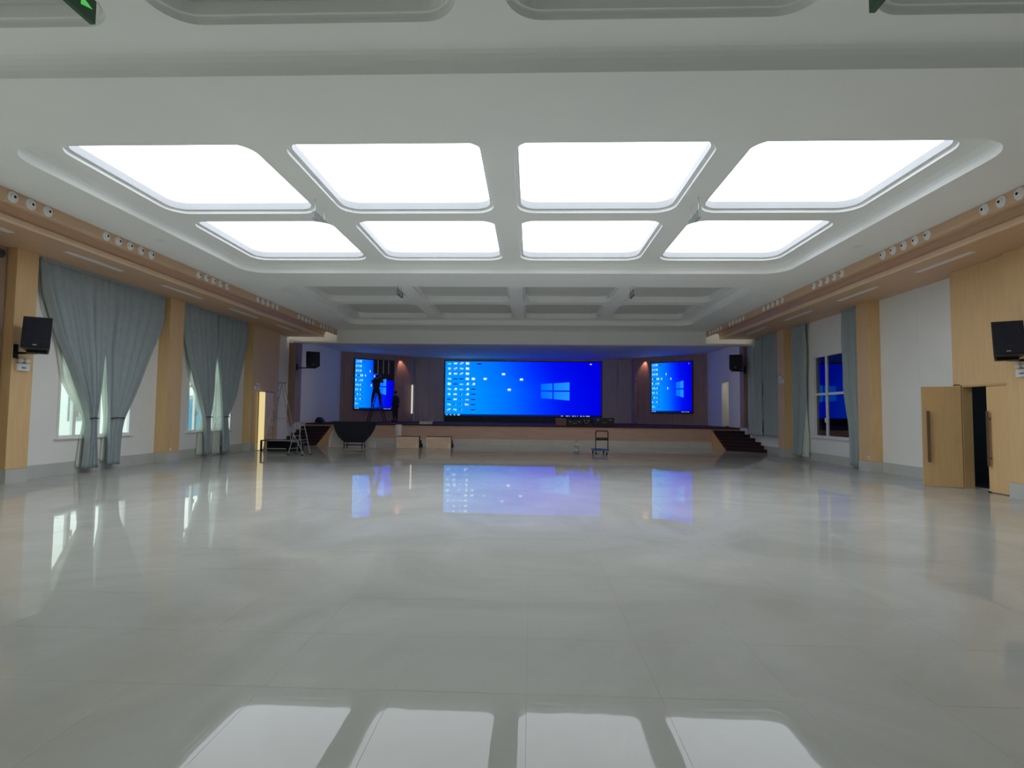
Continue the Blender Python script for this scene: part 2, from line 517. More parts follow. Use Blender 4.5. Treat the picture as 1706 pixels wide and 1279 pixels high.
# oak pilasters (parts of the walls); longer stretches of cladding are made of separate boards
pillar(-1, 10.71, 11.20, name='oak_pilaster')
pillar(-1, 15.51, 16.16, name='oak_pilaster')
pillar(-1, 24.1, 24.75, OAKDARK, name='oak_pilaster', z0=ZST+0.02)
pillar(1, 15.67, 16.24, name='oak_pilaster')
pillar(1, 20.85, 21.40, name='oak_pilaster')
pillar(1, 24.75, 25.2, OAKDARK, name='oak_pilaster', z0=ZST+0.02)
# cladding left of the first pilaster, coloured darker to paint in the shade
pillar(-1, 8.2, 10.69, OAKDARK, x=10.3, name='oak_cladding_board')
# left door bay boards
pillar(-1, 20.34, 20.83, name='oak_cladding_board')
pillar(-1, 22.15, 22.50, OAK, name='oak_cladding_board')
m = MB().bbox((-XP, 20.83, 2.32), (-XW-0.01, 22.15, ZS), 0.006); m.build('oak_cladding_board', OAK, wl)
# right door bay boards
m = MB().bbox((XP, 11.12, 2.268), (XW+0.01, 12.64, ZS), 0.006); m.build('oak_cladding_board', OAK, wr)
m = MB().bbox((XP, 12.42, 0.0), (XP+0.21, 12.64, 2.30), 0.006); m.build('oak_cladding_board', OAK, wr)
m = MB().bbox((XP-0.12, 7.0, SK), (XW+0.01, 11.11, ZS), 0.006); m.build('oak_pilaster', OAK, wr)
# joints of the pale wall panels: raised sheets between the pilasters
def wall_panel(sx, ya, yb, holes):
    m = MB(); wall_cells(m, sx, ya, yb, holes, x=XW-0.012, th=0.02, z0=SK, z1=ZS)
    return m.build('wall_sheet', WALLW, wl if sx < 0 else wr)
wall_panel(-1, 11.21, 15.50, [WINL[0]])
wall_panel(-1, 16.17, 20.33, [WINL[1]])
wall_panel(-1, 22.51, 24.09, [])
wall_panel(1, 12.65, 14.15, []); wall_panel(1, 14.155, 15.66, [])
wall_panel(1, 16.25, 20.84, [WINR[0]])
wall_panel(1, 21.41, 24.74, [WINR2[0]])

# stone skirting
def skirt(sx, segs, nm):
    m = MB()
    for x, a, b in segs: m.box((sx*(x-0.018), a-0.001, 0.0), (sx*(XW+0.05), b+0.001, SK))
    o = m.build(nm, SKIRT); o['kind'] = 'structure'
skirt(-1, [(10.3, 8.2, 10.70), (XP, 10.71, 11.20), (XW, 11.20, 15.51), (XP, 15.51, 16.16), (XW, 16.16, 20.34), (XP, 20.34, 20.83), (XP, 22.15, 22.5), (XW, 22.5, 24.1), (XW, YB, 8.2)], 'baseboard_left')
skirt(1, [(XP-0.12, 7.0, 11.11), (XW, 12.65, 15.67), (XP, 15.67, 16.24), (XW, 16.24, 20.85), (XP, 20.85, 21.40), (XW, 21.40, 24.0), (XW, YB, 7.0)], 'baseboard_right')

# ------------------------------------------------------------------ windows
def window(n, sx, h, mull, glass):
    y0, y1, z0, z1 = h
    X = lambda d: sx*(XW + d)
    m = MB()
    fr = 0.06
    m.box((X(-0.03), y0, z0), (X(0.12), y0+fr, z1)); m.box((X(-0.03), y1-fr, z0), (X(0.12), y1, z1))
    m.box((X(-0.03), y0, z1-fr), (X(0.12), y1, z1)); m.box((X(0.0), y0, z0), (X(0.12), y1, z0+fr))
    o = m.build('window_%d' % n, WFRAME); o['kind'] = 'structure'
    m = MB().bbox((X(-0.09), y0-0.06, z0-0.035), (X(0.05), y1+0.06, z0+0.005), 0.008); m.build('window_sill', WFRAME, o)
    m = MB()
    m.box((X(0.02), y0+fr, 2.27), (X(0.09), y1-fr, 2.35)); m.build('transom', WFRAME, o)
    for my in mull:
        MB().box((X(0.015), my-0.045, z0+fr), (X(0.095), my+0.045, z1-fr)).build('mullion', WFRAME, o)
    edges = [y0+fr] + list(mull) + [y1-fr]
    for a, b in zip(edges[:-1], edges[1:]):
        for c, d in ((z0+fr, 2.27), (2.35, z1-fr)):
            MB().box((X(0.05), a+0.03, c), (X(0.058), b-0.03, d)).build('pane', glass, o)
    MB().bbox((X(-0.01), mull[0]+0.05, 1.35), (X(0.02), mull[0]+0.08, 1.50), 0.005).build('window_handle', WFRAME, o)
    return o
window(1, -1, WINL[0], (12.72, 13.46), GLASS)
window(2, -1, WINL[1], (17.45, 18.45), GLASS)
window(3, 1, WINR[0], (18.57,), COATGLASS)
window(4, 1, WINR2[0], (23.5,), COATGLASS)
# room behind the right-hand windows is dark
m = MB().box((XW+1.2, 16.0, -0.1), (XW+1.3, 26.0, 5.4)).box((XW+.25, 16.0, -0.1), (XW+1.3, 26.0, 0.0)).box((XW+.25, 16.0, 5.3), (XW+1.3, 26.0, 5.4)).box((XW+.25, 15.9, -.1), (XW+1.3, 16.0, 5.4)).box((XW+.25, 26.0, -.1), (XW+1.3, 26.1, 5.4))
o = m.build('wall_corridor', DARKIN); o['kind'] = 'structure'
window(5, -1, WINL[2], (4.2, 5.0), GLASS)  # this and the next: unseen windows added for light from the side
window(6, -1, WINL[3], (-1.2, -0.4), GLASS)

# ------------------------------------------------------------------ doors
def leaf(name, w, h, th, mt, parent, handle_x, hz0=0.55, hz1=1.70, sides=(-1,), hmat=None):
    o = MB().bbox((0, -th, 0.015), (w, 0, h), 0.004).build(name, mt, parent)
    for s in sides:
        hb = MB()
        yy = -th - 0.05 if s < 0 else 0.05
        y2 = -th if s < 0 else 0
        hb.bbox((handle_x-0.03, min(yy, yy+0.02), hz0), (handle_x+0.03, max(yy, yy+0.02), hz1), 0.006)
        hb.box((handle_x-0.012, yy, hz0+0.15), (handle_x+0.012, y2, hz0+0.18)); hb.box((handle_x-0.012, yy, hz1-0.18), (handle_x+0.012, y2, hz1-0.15))
        hb.build('door_handle', hmat or HANDLE, o)
    return o
def door_root(n, loc):
    o = bpy.data.objects.new('door_%d' % n, None); COL.objects.link(o); o.location = loc; o['kind'] = 'structure'; return o
# door 1: double door in the right wall, one leaf swung into the hall
d1 = door_root(1, (XP, 12.42, 0))
fm = MB(); fm.box((0.0, -0.04, 0), (0.21, 0.0, 2.27)); fm.box((0.0, -1.30, 0), (0.21, -1.26, 2.27)); fm.box((0.0, -1.30, 2.23), (0.21, 0.0, 2.27))
fm.build('door_frame', OAKDOOR, d1)
l1 = leaf('door_leaf', 0.72, 2.25, 0.045, OAKDOOR, d1, 0.62, sides=(-1, 1))
# hinge at the far jamb, leaf points into the hall and away from the camera
l1.location = (-0.02, -0.03, 0); l1.rotation_euler = (0, 0, math.atan2(0.28, -0.67))
l2 = leaf('door_leaf', 0.63, 2.25, 0.045, OAK, d1, 0.55, sides=(1,))
l2.location = (0.035, -1.26, 0); l2.rotation_euler = (0, 0, pi/2)
MB().box((-0.02, -0.70, 0), (0.02, -0.66, 0.03)).build('door_stop', RUBBER, d1)
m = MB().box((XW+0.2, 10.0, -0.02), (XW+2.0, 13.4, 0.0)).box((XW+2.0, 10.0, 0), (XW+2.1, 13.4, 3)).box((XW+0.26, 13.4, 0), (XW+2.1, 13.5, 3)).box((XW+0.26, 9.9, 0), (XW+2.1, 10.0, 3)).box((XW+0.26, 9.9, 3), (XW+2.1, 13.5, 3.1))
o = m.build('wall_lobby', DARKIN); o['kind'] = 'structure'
# door 2: door in the left oak bay standing ajar, glowing strip in place of the lit gap
d2 = door_root(2, (-XP, 20.83, 0))
fm = MB(); fm.box((-0.34, 0, 0), (0, 0.04, 2.32)); fm.box((-0.34, 1.28, 0), (0, 1.32, 2.32)); fm.box((-0.34, 0, 2.28), (0, 1.32, 2.32)); fm.build('door_frame', OAKDARK, d2)
MB().bbox((-0.045, 0.38, 0.01), (0.0, 1.28, 2.28), 0.004).build('door_leaf', OAKLIT, d2)  # leaf coloured paler to imitate the light falling on it
MB().box((0.02, 0.04, 0.02), (0.13, 0.30, 2.28)).build('gap_glow_strip', WARMSTRIP, d2, label='narrow warm glowing strip standing in for the lit gap of the door')  # emissive box stands in for light in the gap and brightens the leaf
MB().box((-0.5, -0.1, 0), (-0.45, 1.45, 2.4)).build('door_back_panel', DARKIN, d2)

# ------------------------------------------------------------------ stage
m = MB()
# body
m.box((-10.6, YSTAGE, SK), (10.6, YSTAGE+0.1, ZST-0.05))
sf = m.build('wall_stage_front', mat('stage_front_oak', (0.50, 0.34, 0.26, 1), 0.45, var=0.08, scale=3, stretch=(0.5, 5, 5))); sf['kind'] = 'structure'
m = MB().box((-10.6, YSTAGE+0.01, 0), (10.6, YSTAGE+0.09, SK)).box((-9.15, YSTAGE-0.02, 0), (9.15, YSTAGE+0.1, SK)); o = m.build('baseboard_stage', SKIRT); o['kind'] = 'structure'
m = MB().box((-XW-1.5, YSTAGE-0.03, ZST-0.06), (XW+1.5, 35.3, ZST)); o = m.build('floor_stage', CARPET); o['kind'] = 'structure'
# walls round the stage
XS = 10.6
m = MB()
m.box((-XS-0.2, 24.75, 0), (-XS, 31.4, 5.6)); o = m.build('wall_stage_left', WALLW); o['kind'] = 'structure'
m = MB()
m.box((XS, 24.75, 0), (XS+0.2, 28.0, 5.6)); m.box((XS, 29.0, 0), (XS+0.2, 31.4, 5.6)); m.box((XS, 28.0, 3.3), (XS+0.2, 29.0, 5.6))
wsr = m.build('wall_stage_right', WALLW); wsr['kind'] = 'structure'
m = MB().box((XS+1.6, 26.5, 0.9), (XS+1.7, 30.5, 4)); m.box((XS+.2, 26.4, 0.9), (XS+1.7, 26.5, 4)).box((XS+.2, 30.5, 0.9), (XS+1.7, 30.6, 4)).box((XS+.2, 26.4, 4), (XS+1.7, 30.6, 4.1)).box((XS+.2, 26.4, .85), (XS+1.7, 30.6, .95))
o = m.build('wall_wing', WALLW); o['kind'] = 'structure'
area_light('lobby_fill', (XW+1.2, 11.6, 2.9), (0, 0, 0), 0.5, 0.5, 6, (0.75, 0.88, 1.0))  # added fill that lifts the dark opening of the right door
lw = area_light('wing_lamp', (XS+0.9, 28.6, 3.9), (0, 0, 0), 0.6, 0.6, 10, (1, 0.95, 0.8))
# angled walls with side screens
ANG = math.atan2(-0.75, 1.0)
def angled(sx, nm):
    r = bpy.data.objects.new(nm, None); COL.objects.link(r); r['kind'] = 'structure'
    r.location = (sx*7.0, 34.0, 0)
    # local +x runs outwards along the wall, wall body behind (+y)
    r.rotation_euler = (0, 0, ANG if sx > 0 else pi - ANG)
    s = 1 if sx > 0 else -1
    nb = 8; wd = 4.9/nb
    for k in range(nb):
        MB().bbox((k*wd+0.004, 0, ZST), ((k+1)*wd-0.004, s*0.1, 5.3), 0.004).build('wall_board', STAGEWALL, r)
    MB().box((-0.02, s*0.1, ZST), (4.95, s*0.25, 5.4)).build('wall_backing', STAGEWALL, r)
    return r
al = angled(-1, 'wall_angled_left'); ar = angled(1, 'wall_angled_right')
m = MB()
m.box((-7.1, 35.0, 0.9), (7.1, 35.2, 5.6)); m.box((-7.15, 34.0, 0.9), (-7.0, 35.1, 5.6)); m.box((7.0, 34.0, 0.9), (7.15, 35.1, 5.6))
o = m.build('wall_stage_back', STAGEGREY); o['kind'] = 'structure'
for sx in (-1, 1):
    for k in range(2):
        MB().bbox((sx*(5.12+k*0.94+0.005), 34.93, ZST), (sx*(5.12+(k+1)*0.94-0.005), 35.0, 5.2), 0.004).build('wall_board', STAGEGREY, o)
m = MB().box((-XW-1.5, YF+0.3, 5.05), (XW+1.5, 35.4, 5.12)); o = m.build('ceiling_stage', PLASTER); o['kind'] = 'structure'
# closing side returns between the hall wall and the stage walls
m = MB().box((-XW-.3, 24.72, 0), (-XS-.2, 24.9, 5.6)).box((XW+.3, 25.2, 0), (XS+.2, 25.3, 5.6)); o = m.build('wall_return', WALLW); o['kind'] = 'structure'

# corner stairs
def stairs(sx, label):
    t = thing('stage_stairs', label, 'stairs', (sx*9.15, YSTAGE-0.035, 0))
    n = 7; run = 0.30; rise = ZST/n; x1 = XW-9.15-0.03
    skew = 1.15 if sx > 0 else 0.75
    for k in range(n-1):
        d = (n-1-k)*run
        d2 = d + skew*min(1.0, (n-1-k)/4.0)
        back = 0.0
        poly = [(0, -d), (sx*x1, -d2), (sx*x1, back), (0, back)]
        MB().prism(poly, k*rise+0.002, (k+1)*rise, 'Z').build('step', CARPETD, t)
        # carpet nosing along the front of the step
        m = MB(); m.prism([(0, -d-0.015), (sx*x1, -d2-0.015), (sx*x1, -d2+0.02), (0, -d+0.02)], (k+1)*rise-0.025, (k+1)*rise+0.004, 'Z')
        m.build('nosing', CARPET, t)
    for k in range(n-1):
        d = (n-1-k)*run
        MB().box((-sx*0.004, -d, k*rise), (-sx*0.02, -d+run, k*rise+rise)).build('riser_edge', CARPET, t)
    poly = [(-(n-1)*run+0.02, 0), (0, 0), (0, ZST-0.16)]
    MB().prism(poly, -sx*0.022, -sx*0.045, 'X').build('stringer', OAKDOOR, t)
    return t
stairs(-1, 'dark carpeted corner stairs up to the stage, left side behind the ladders')
stairs(1, 'dark carpeted corner stairs up to the stage, right side below the closed curtain')

# ------------------------------------------------------------------ screens
def lerp(a, b, t): return a + (b-a)*t
def wallp(u, v):
    # u: 0 left..1 right, v: 0 top..1 bottom ; sRGB values of the photographed desktop
    stops = [(0.0, (0, 138, 238)), (0.22, (0, 126, 236)), (0.42, (0, 96, 236)), (0.60, (0, 48, 232)), (0.76, (0, 14, 218)), (1.0, (0, 0, 205))]
    uu = u + 0.16*(0.55-v) if v < 0.55 else u + 0.05*(0.55-v)
    uu = min(1, max(0, uu))
    for (a, ca), (b, cb) in zip(stops[:-1], stops[1:]):
        if uu <= b:
            t = (uu-a)/(b-a); c = [lerp(ca[i], cb[i], t) for i in range(3)]; break
    # light beams that fan out of the four-pane window towards the left
    cx, cy = 0.70, 0.53
    if u < cx:
        s = (v-cy)/((cx-u)+0.18)
        for s0, wdt, am in ((-0.42, 0.10, 0.10), (0.0, 0.16, 0.10), (0.35, 0.08, 0.08)):
            k = max(0, 1-abs(s-s0)/wdt)*am*max(0, 1-(cx-u)/0.6)
            c = [c[0], c[1]+60*k*2, min(245, c[2]+20*k)]
    return tuple(lin(x) for x in c) + (1,)
def color_mesh(name, quads, parent, mt=DISPLAY):
    # quads: list of (4 pts, 4 colors)
    me = bpy.data.meshes.new(name)
    vs = [p for q, c in quads for p in q]
    me.from_pydata(vs, [], [(4*i, 4*i+1, 4*i+2, 4*i+3) for i in range(len(quads))])
    ca = me.color_attributes.new('Col', 'FLOAT_COLOR', 'POINT')
    k = 0
    for q, cs in quads:
        for c in cs: ca.data[k].color = c; k += 1
    me.materials.append(mt)
    return link(name, me, parent)

def screen(root, W, Z0, Z1, yface, ydir, flip, hole=None, uspan=(0, 1)):
    # local x from 0..W left->right as seen by the audience (flip mirrors), front faces ydir
    X = lambda u: (W*u if not flip else W*(1-u))
    Z = lambda v: Z1 + (Z0-Z1)*v
    D = lambda d: yface + ydir*d
    def isfree(u, v): return hole and any(a < u < b and c < v < d for a, b, c, d in hole)
    us = sorted(set([i/30 for i in range(31)] + ([h[0] for h in hole] + [h[1] for h in hole] if hole else [])))
    vs = sorted(set([i/14 for i in range(15)] + ([h[2] for h in hole] + [h[3] for h in hole] if hole else [])))
    us = [u for u in us if 0 <= u <= 1]; vs = [v for v in vs if 0 <= v <= 1]
    q = []
    for i in range(len(us)-1):
        for k in range(len(vs)-1):
            u0, u1, v0, v1 = us[i], us[i+1], vs[k], vs[k+1]
            if isfree((u0+u1)/2, (v0+v1)/2): continue
            q.append(([(X(a), D(0), Z(b)) for a, b in ((u0, v0), (u1, v0), (u1, v1), (u0, v1))], [wallp(a, b) for a, b in ((u0, v0), (u1, v0), (u1, v1), (u0, v1))]))
    color_mesh('display', q, root)
    # taskbar
    def rect(u0, v0, u1, v1, col, d=0.004):
        c = tuple(lin(x) for x in col) + (1,)
        return ([(X(a), D(d), Z(b)) for a, b in ((u0, v0), (u1, v0), (u1, v1), (u0, v1))], [c]*4)
    tb = []
    for i in range(20):
        a, b = i/20, (i+1)/20
        ca = tuple(lin(x) for x in (8, lerp(45, 5, a), lerp(120, 80, a))) + (1,); cb = tuple(lin(x) for x in (8, lerp(45, 5, b), lerp(120, 80, b))) + (1,)
        tb.append(([(X(a), D(.003), Z(.972)), (X(b), D(.003), Z(.972)), (X(b), D(.003), Z(1)), (X(a), D(.003), Z(1))], [ca, cb, cb, ca]))
    color_mesh('taskbar', tb, root)
    ic = []
    W_ = (215, 235, 248); CY = (130, 220, 250); DK = (5, 20, 130); PK = (225, 170, 225); GN = (120, 230, 190); GR = (150, 200, 235)
    cols = [0.026, 0.0655, 0.104, 0.143, 0.182]
    rows = [0.04 + 0.0945*i for i in range(10)]
    pat = [['c', 'w', 'p', 'f', ''], ['r', 'p', 'g', 'f', ''], ['a', 'w', 'p', 'f', ''], ['g', 'd', 'd', 'f', 'f'], ['f', 'd', 'b', 'a', 'a'],
           ['g', 'a', 'b', 'a', 'd'], ['r', 'w', 'i', 'a', 'd'], ['d', 'w', 'i', 'b', 'd'], ['g', 'i', 'i', 'P', 'd'], ['p', 'g', 'i', '', 'd']]
    hw, hh = 0.0105, 0.024
    for r_, row in enumerate(pat):
        for c_, k in enumerate(row):
            u, v = cols[c_], rows[r_]
            if isfree(u, v) or not k: continue
            if k == 'f': ic += [rect(u-hw, v-hh*.75, u+hw, v+hh*.8, W_), rect(u-hw, v-hh*1.0, u, v-hh*.7, (180, 225, 250))]
            elif k == 'w': ic += [rect(u-hw, v-hh*.5, u+hw, v+hh*.5, W_), rect(u-hw*.4, v-hh*.3, u+hw*.5, v+hh*.1, PK, .006)]
            elif k == 'p': ic += [rect(u-hw, v-hh*.2, u, v+hh*.7, PK), rect(u, v-hh*.8, u+hw, v, W_)]
            elif k == 'P': ic += [rect(u-hw*1.3, v-hh*.8, u+hw, v+hh*.5, (225, 195, 240)), rect(u-hw*.2, v-hh, u+hw*1.3, v-hh*.4, (90, 60, 180), .006)]
            elif k == 'c': ic += [rect(u-hw, v, u+hw, v+hh*.6, CY)]
            elif k == 'r': ic += [rect(u-hw*.8, v-hh*.8, u+hw*.8, v+hh*.8, GR), rect(u-hw*.3, v-hh*.3, u+hw*.3, v+hh*.3, W_, .006)]
            elif k == 'g': ic += [rect(u-hw, v-hh*.7, u-hw*.1, v+hh*.4, GN), rect(u+hw*.1, v-hh*.3, u+hw, v+hh*.6, W_)]
            elif k == 'a': ic += [rect(u-hw*.2, v-hh*.8, u+hw, v+hh*.7, W_), rect(u-hw*.9, v+hh*.2, u-hw*.2, v+hh*.7, CY)]
            elif k == 'b': ic += [rect(u-hw*1.1, v, u+hw*1.1, v+hh*.5, (190, 235, 240))]
            elif k == 'd': ic += [rect(u-hw*1.25, v-hh*.25, u+hw*1.25, v+hh*.5, DK)]
            elif k == 'i': ic += [rect(u-hw*.6, v-hh*.8, u-hw*.1, v+hh*.5, DK), rect(u+hw*.1, v-hh*.5, u+hw*.5, v+hh*.3, GR)]
            ic.append(rect(u-hw*1.2, v+hh*1.05, u+hw*1.2, v+hh*1.2, (60, 160, 235)))
    for u, v in ((.258, .325), (.376, .235), (.492, .33), (.414, .52)):
        if not isfree(u, v): ic += [rect(u-hw, v-hh*.9, u+hw, v+hh*.6, (205, 225, 245)), rect(u-hw, v+hh*1.1, u+hw, v+hh*1.3, (60, 140, 235))]
    if not isfree(.219, .045): ic.append(rect(.219-hw*1.3, .035, .219+hw*1.3, .06, DK))
    if not isfree(.936, .04): ic.append(rect(.930, .03, .942, .05, (170, 190, 245)))
    for u in (.008, .033, .058): ic.append(rect(u, .980, u+.010, .994, (170, 205, 235)))
    ic.append(rect(.082, .976, .097, .996, (170, 205, 235)))
    for u, wd in ((.747, .012), (.767, .006), (.778, .016), (.80, .004), (.818, .012), (.835, .006), (.85, .004), (.868, .012), (.888, .008), (.905, .024)):
        ic.append(rect(u, .982, u+wd, .996, (150, 165, 230)))
    color_mesh('desktop_icons', ic, root)['kind'] = 'stuff'
    # the four glowing window panes of the wallpaper
    x0, x1, x2 = 0.618, 0.695, 0.800
    def edge(u, top):
        t = (u-x0)/(x2-x0)
        return lerp(0.408, 0.372, t) if top else lerp(0.665, 0.705, t)
    g = 0.004; mid = 0.535
    for a, b in ((x0, x1-g), (x1+g, x2)):
        for top in (True, False):
            if top: pts = [(a, edge(a, 1)), (b, edge(b, 1)), (b, mid-0.012), (a, mid-0.012)]
            else: pts = [(a, mid+0.012), (b, mid+0.012), (b, edge(b, 0)), (a, edge(a, 0))]
            if isfree((a+b)/2, mid-0.05 if top else mid+.05): continue
            cc = []
            for u, v in pts:
                k = (u-x0)/(x2-x0)
                cc.append(tuple(lin(x) for x in (lerp(0, 30, k), lerp(100, 135, k), 248)) + (1,))
            color_mesh('logo_pane', [([(X(u), D(.004), Z(v)) for u, v in pts], cc)], root)

t = thing('led_wall', 'wide LED screen in the middle of the stage back wall showing a blue desktop', 'screen', (-5.01, 34.90, 0))
screen(t, 10.02, 1.36, 4.87, 0.0, -1, False)
MB().box((-0.06, 0.01, 1.30), (10.08, 0.08, 4.93)).build('cabinet', BLACK, t)
m = MB(); m.box((-0.02, -0.06, ZST+.002), (10.04, 0.08, 1.28)); m.build('plinth', BLACK, t)

TW = 1.24
t = thing('side_screen', 'tall LED side screen showing a blue desktop, right of the stage', 'screen', (7+0.93, 34-0.75*0.93, 0), ANG)
screen(t, 1.98*1.25, 1.70, 4.66, -0.12, -1, False)
MB().box((-0.05, -0.11, 1.64), (1.98*1.25+0.05, -0.01, 4.72)).build('cabinet', BLACK, t)
# left: local x runs from the centre outwards, so the picture is flipped
t = thing('side_screen', 'LED side screen left of the stage, partly dismantled at its upper right', 'screen', (-7-1.0, 34-0.75*1.0, 0), pi - ANG)
HOLE = [(0.455, 1.01, -0.01, 0.275), (0.585, 1.01, 0.27, 0.40)]
WL = 1.94*1.25
screen(t, WL, 1.70, 4.66, 0.12, 1, True, HOLE)
xs_ = lambda u: WL*(1-u)
m = MB(); m.box((-0.05, 0.01, 1.64), (WL+0.05, 0.05, 4.72))
m.box((xs_(0.455), 0.05, 1.64), (WL+0.05, 0.11, 4.72)); m.box((-.05, 0.05, 1.64), (xs_(0.455), 0.11, 4.66-2.96*0.40))
m.build('cabinet', BLACK, t)
for k, u in enumerate((0.58, 0.72, 0.86)):
    MB().box((xs_(u)-0.02, 0.055, 3.85), (xs_(u)+0.02, 0.10, 4.68)).build('frame_bar', STEEL, t)
for zz in (3.50, 4.68):
    MB().box((-0.02, 0.06, zz), (xs_(0.455), 0.10, zz+0.03)).build('frame_rail', BLACKMETAL, t)

# glowing pale strip left of the recess, brown wood strip right of it
t = thing('vertical_strip', 'glowing pale vertical strip on the stage wall left of the main screen', 'light', (-6.90, 33.72, 1.40))
MB().bbox((-0.045, 0, 0.05), (0.045, 0.06, 1.85), 0.01).build('tube', PALESTRIP, t)  # body of the glowing pale strip
MB().bbox((0.07, 0.03, ZST+0.002-1.40), (0.15, 0.09, 1.9), 0.01).build('post', PALE, t)
for zz in (0, 1.85): MB().bbox((-0.06, -0.01, zz), (0.06, 0.08, zz+0.06), 0.01).build('end_cap', ALU, t)
t = thing('vertical_strip', 'brownish vertical wood strip right of the main screen', 'light', (7.02, 33.80, ZST+.003))
MB().bbox((-0.06, 0.0, 0.0), (0.06, 0.08, 2.6), 0.01).build('tube', STAGEWALL, t)  # body of the brown wood strip, not a lamp tube
for zz in (0.0, 2.6): MB().bbox((-0.07, -0.01, zz), (0.07, 0.09, zz+0.05), 0.01).build('end_cap', HANDLE, t)

# small downlights over the stage
for nm, x, y, lab in (('l', -7.55, 33.2, 'small warm downlight above the left side screen'), ('r', 7.5, 33.3, 'small warm downlight above the right side screen')):
    t = thing('downlight', lab, 'downlight', (x, y, 5.05))
    MB().lathe([(0.03, -0.02), (0.075, -0.02), (0.08, 0.0)], 16).build('ring', WHITEP, t)
    MB().lathe([(0.0, -0.012), (0.05, -0.012)], 16).build('lens', SPOTLENS, t)
    ld = bpy.data.lights.new('stage_spot', 'SPOT'); ld.energy = 40; ld.color = (1, 0.5, 0.28); ld.spot_size = radians(58); ld.spot_blend = 0.7; ld.shadow_soft_size = 0.04
    lo = bpy.data.objects.new('stage_spot', ld); COL.objects.link(lo); lo.location = (x, y+0.1, 4.98); lo.rotation_euler = (radians(20), 0, 0)

# ------------------------------------------------------------------ curtains
def interp(tab, z):
    # tab: list of (z, val) descending z
    if z >= tab[0][0]: return tab[0][1]
    for (z0, a), (z1, b) in zip(tab[:-1], tab[1:]):
        if z >= z1:
            t = (z0-z)/(z0-z1); return a + (b-a)*t
    return tab[-1][1]
def smooth_interp(tab, z):
    # Catmull-like smoothing by averaging
    return (interp(tab, z-0.06) + interp(tab, z) + interp(tab, z+0.06)) / 3
def drape(name, sx, x, ta, tb, ztop, zbot, nf, amp, mt, parent, seed=0, nu=None, nv=44, z0y=0, fold0=None):
    rnd = random.Random(seed)
    nu = nu or nf*14
    ph = [rnd.uniform(-1.6, 1.6) for _ in range(nf+2)]
    am = [rnd.uniform(0.3, 1.35) for _ in range(nf+2)]
    vs = []; fs = []
    for j in range(nv+1):
        z = ztop + (zbot-ztop)*j/nv
        a, b = smooth_interp(ta, z), smooth_interp(tb, z)
        wdt = abs(b-a)
        sq = min(1.0, wdt/(abs(tb[0][1]-ta[0][1])+1e-6))
        for i in range(nu+1):
            u = i/nu
            k = u*nf
            ki = int(k)
            p = ph[ki]*(1-(k-ki)) + ph[ki+1]*(k-ki)
            am_ = am[ki]*(1-(k-ki)) + am[ki+1]*(k-ki)
            fo = sin(2*pi*k + p)
            env = 0.35 + 0.65*min(1, (ztop-z)/0.8) if True else 1
            y = a + (b-a)*u + 0.012*sin(4*pi*k+p)*sq
            dx = amp*am_*(fo + 0.32*sin(4.6*pi*k + 2*p))*env*(0.75+0.25*sq) + 0.01*sin(9*u+3*z)
            vs.append((sx*(x - dx), y - z0y, z))
    for j in range(nv):
        for i in range(nu):
            q = j*(nu+1)+i
            fs.append((q, q+1, q+nu+2, q+nu+1))
    mb = MB(); mb.add(vs, fs)
    me = mb.mesh(name, mt, smooth=True)
    o = link(name, me, parent)
    sd = o.modifiers.new('thickness', 'SOLIDIFY'); sd.thickness = 0.004
    return o

def tied_pair(y_off, data, lab_l, lab_r, lab_sl, lab_sr, seed):
    for nm, key, lab, cat, mt, x, nf, am in (
        ('curtain', 'L', lab_l, 'curtain', CURTAIN, 10.22, 6, 0.068), ('curtain', 'R', lab_r, 'curtain', CURTAIN, 10.22, 6, 0.068),
        ('sheer_curtain', 'SL', lab_sl, 'curtain', SHEER, 10.38, 8, 0.020), ('sheer_curtain', 'SR', lab_sr, 'curtain', SHEER, 10.38, 8, 0.020)):
        ta, tb, zb = data[key]
        if key in 'LR':
            ta = [(z, v*0.9926) for z, v in ta]; tb = [(z, v*0.9926) for z, v in tb]
        root = thing(nm, lab, cat, (0, 0, 0), group='window curtains on the left wall')
        drape('cloth', -1, x, ta, tb, 4.85, zb, nf, am, mt, root, seed+len(key)*3+ord(key[-1]))
        yt = (interp(ta, 1.32)+interp(tb, 1.32))/2; hw = abs(interp(tb, 1.32)-interp(ta, 1.32))/2 + 0.015
        MB().tube([(-(x-0.06), yt-hw, 1.31), (-(x-0.07), yt, 1.325), (-(x-0.06), yt+hw, 1.31)], 0.012, 6).build('tieback', BLACKCLOTH if mt is CURTAIN else mt, root)
        MB().box((-(x+0.02), ta[0][1], 4.80), (-(x-0.03), tb[0][1], 4.857)).build('heading_tape', mt, root)

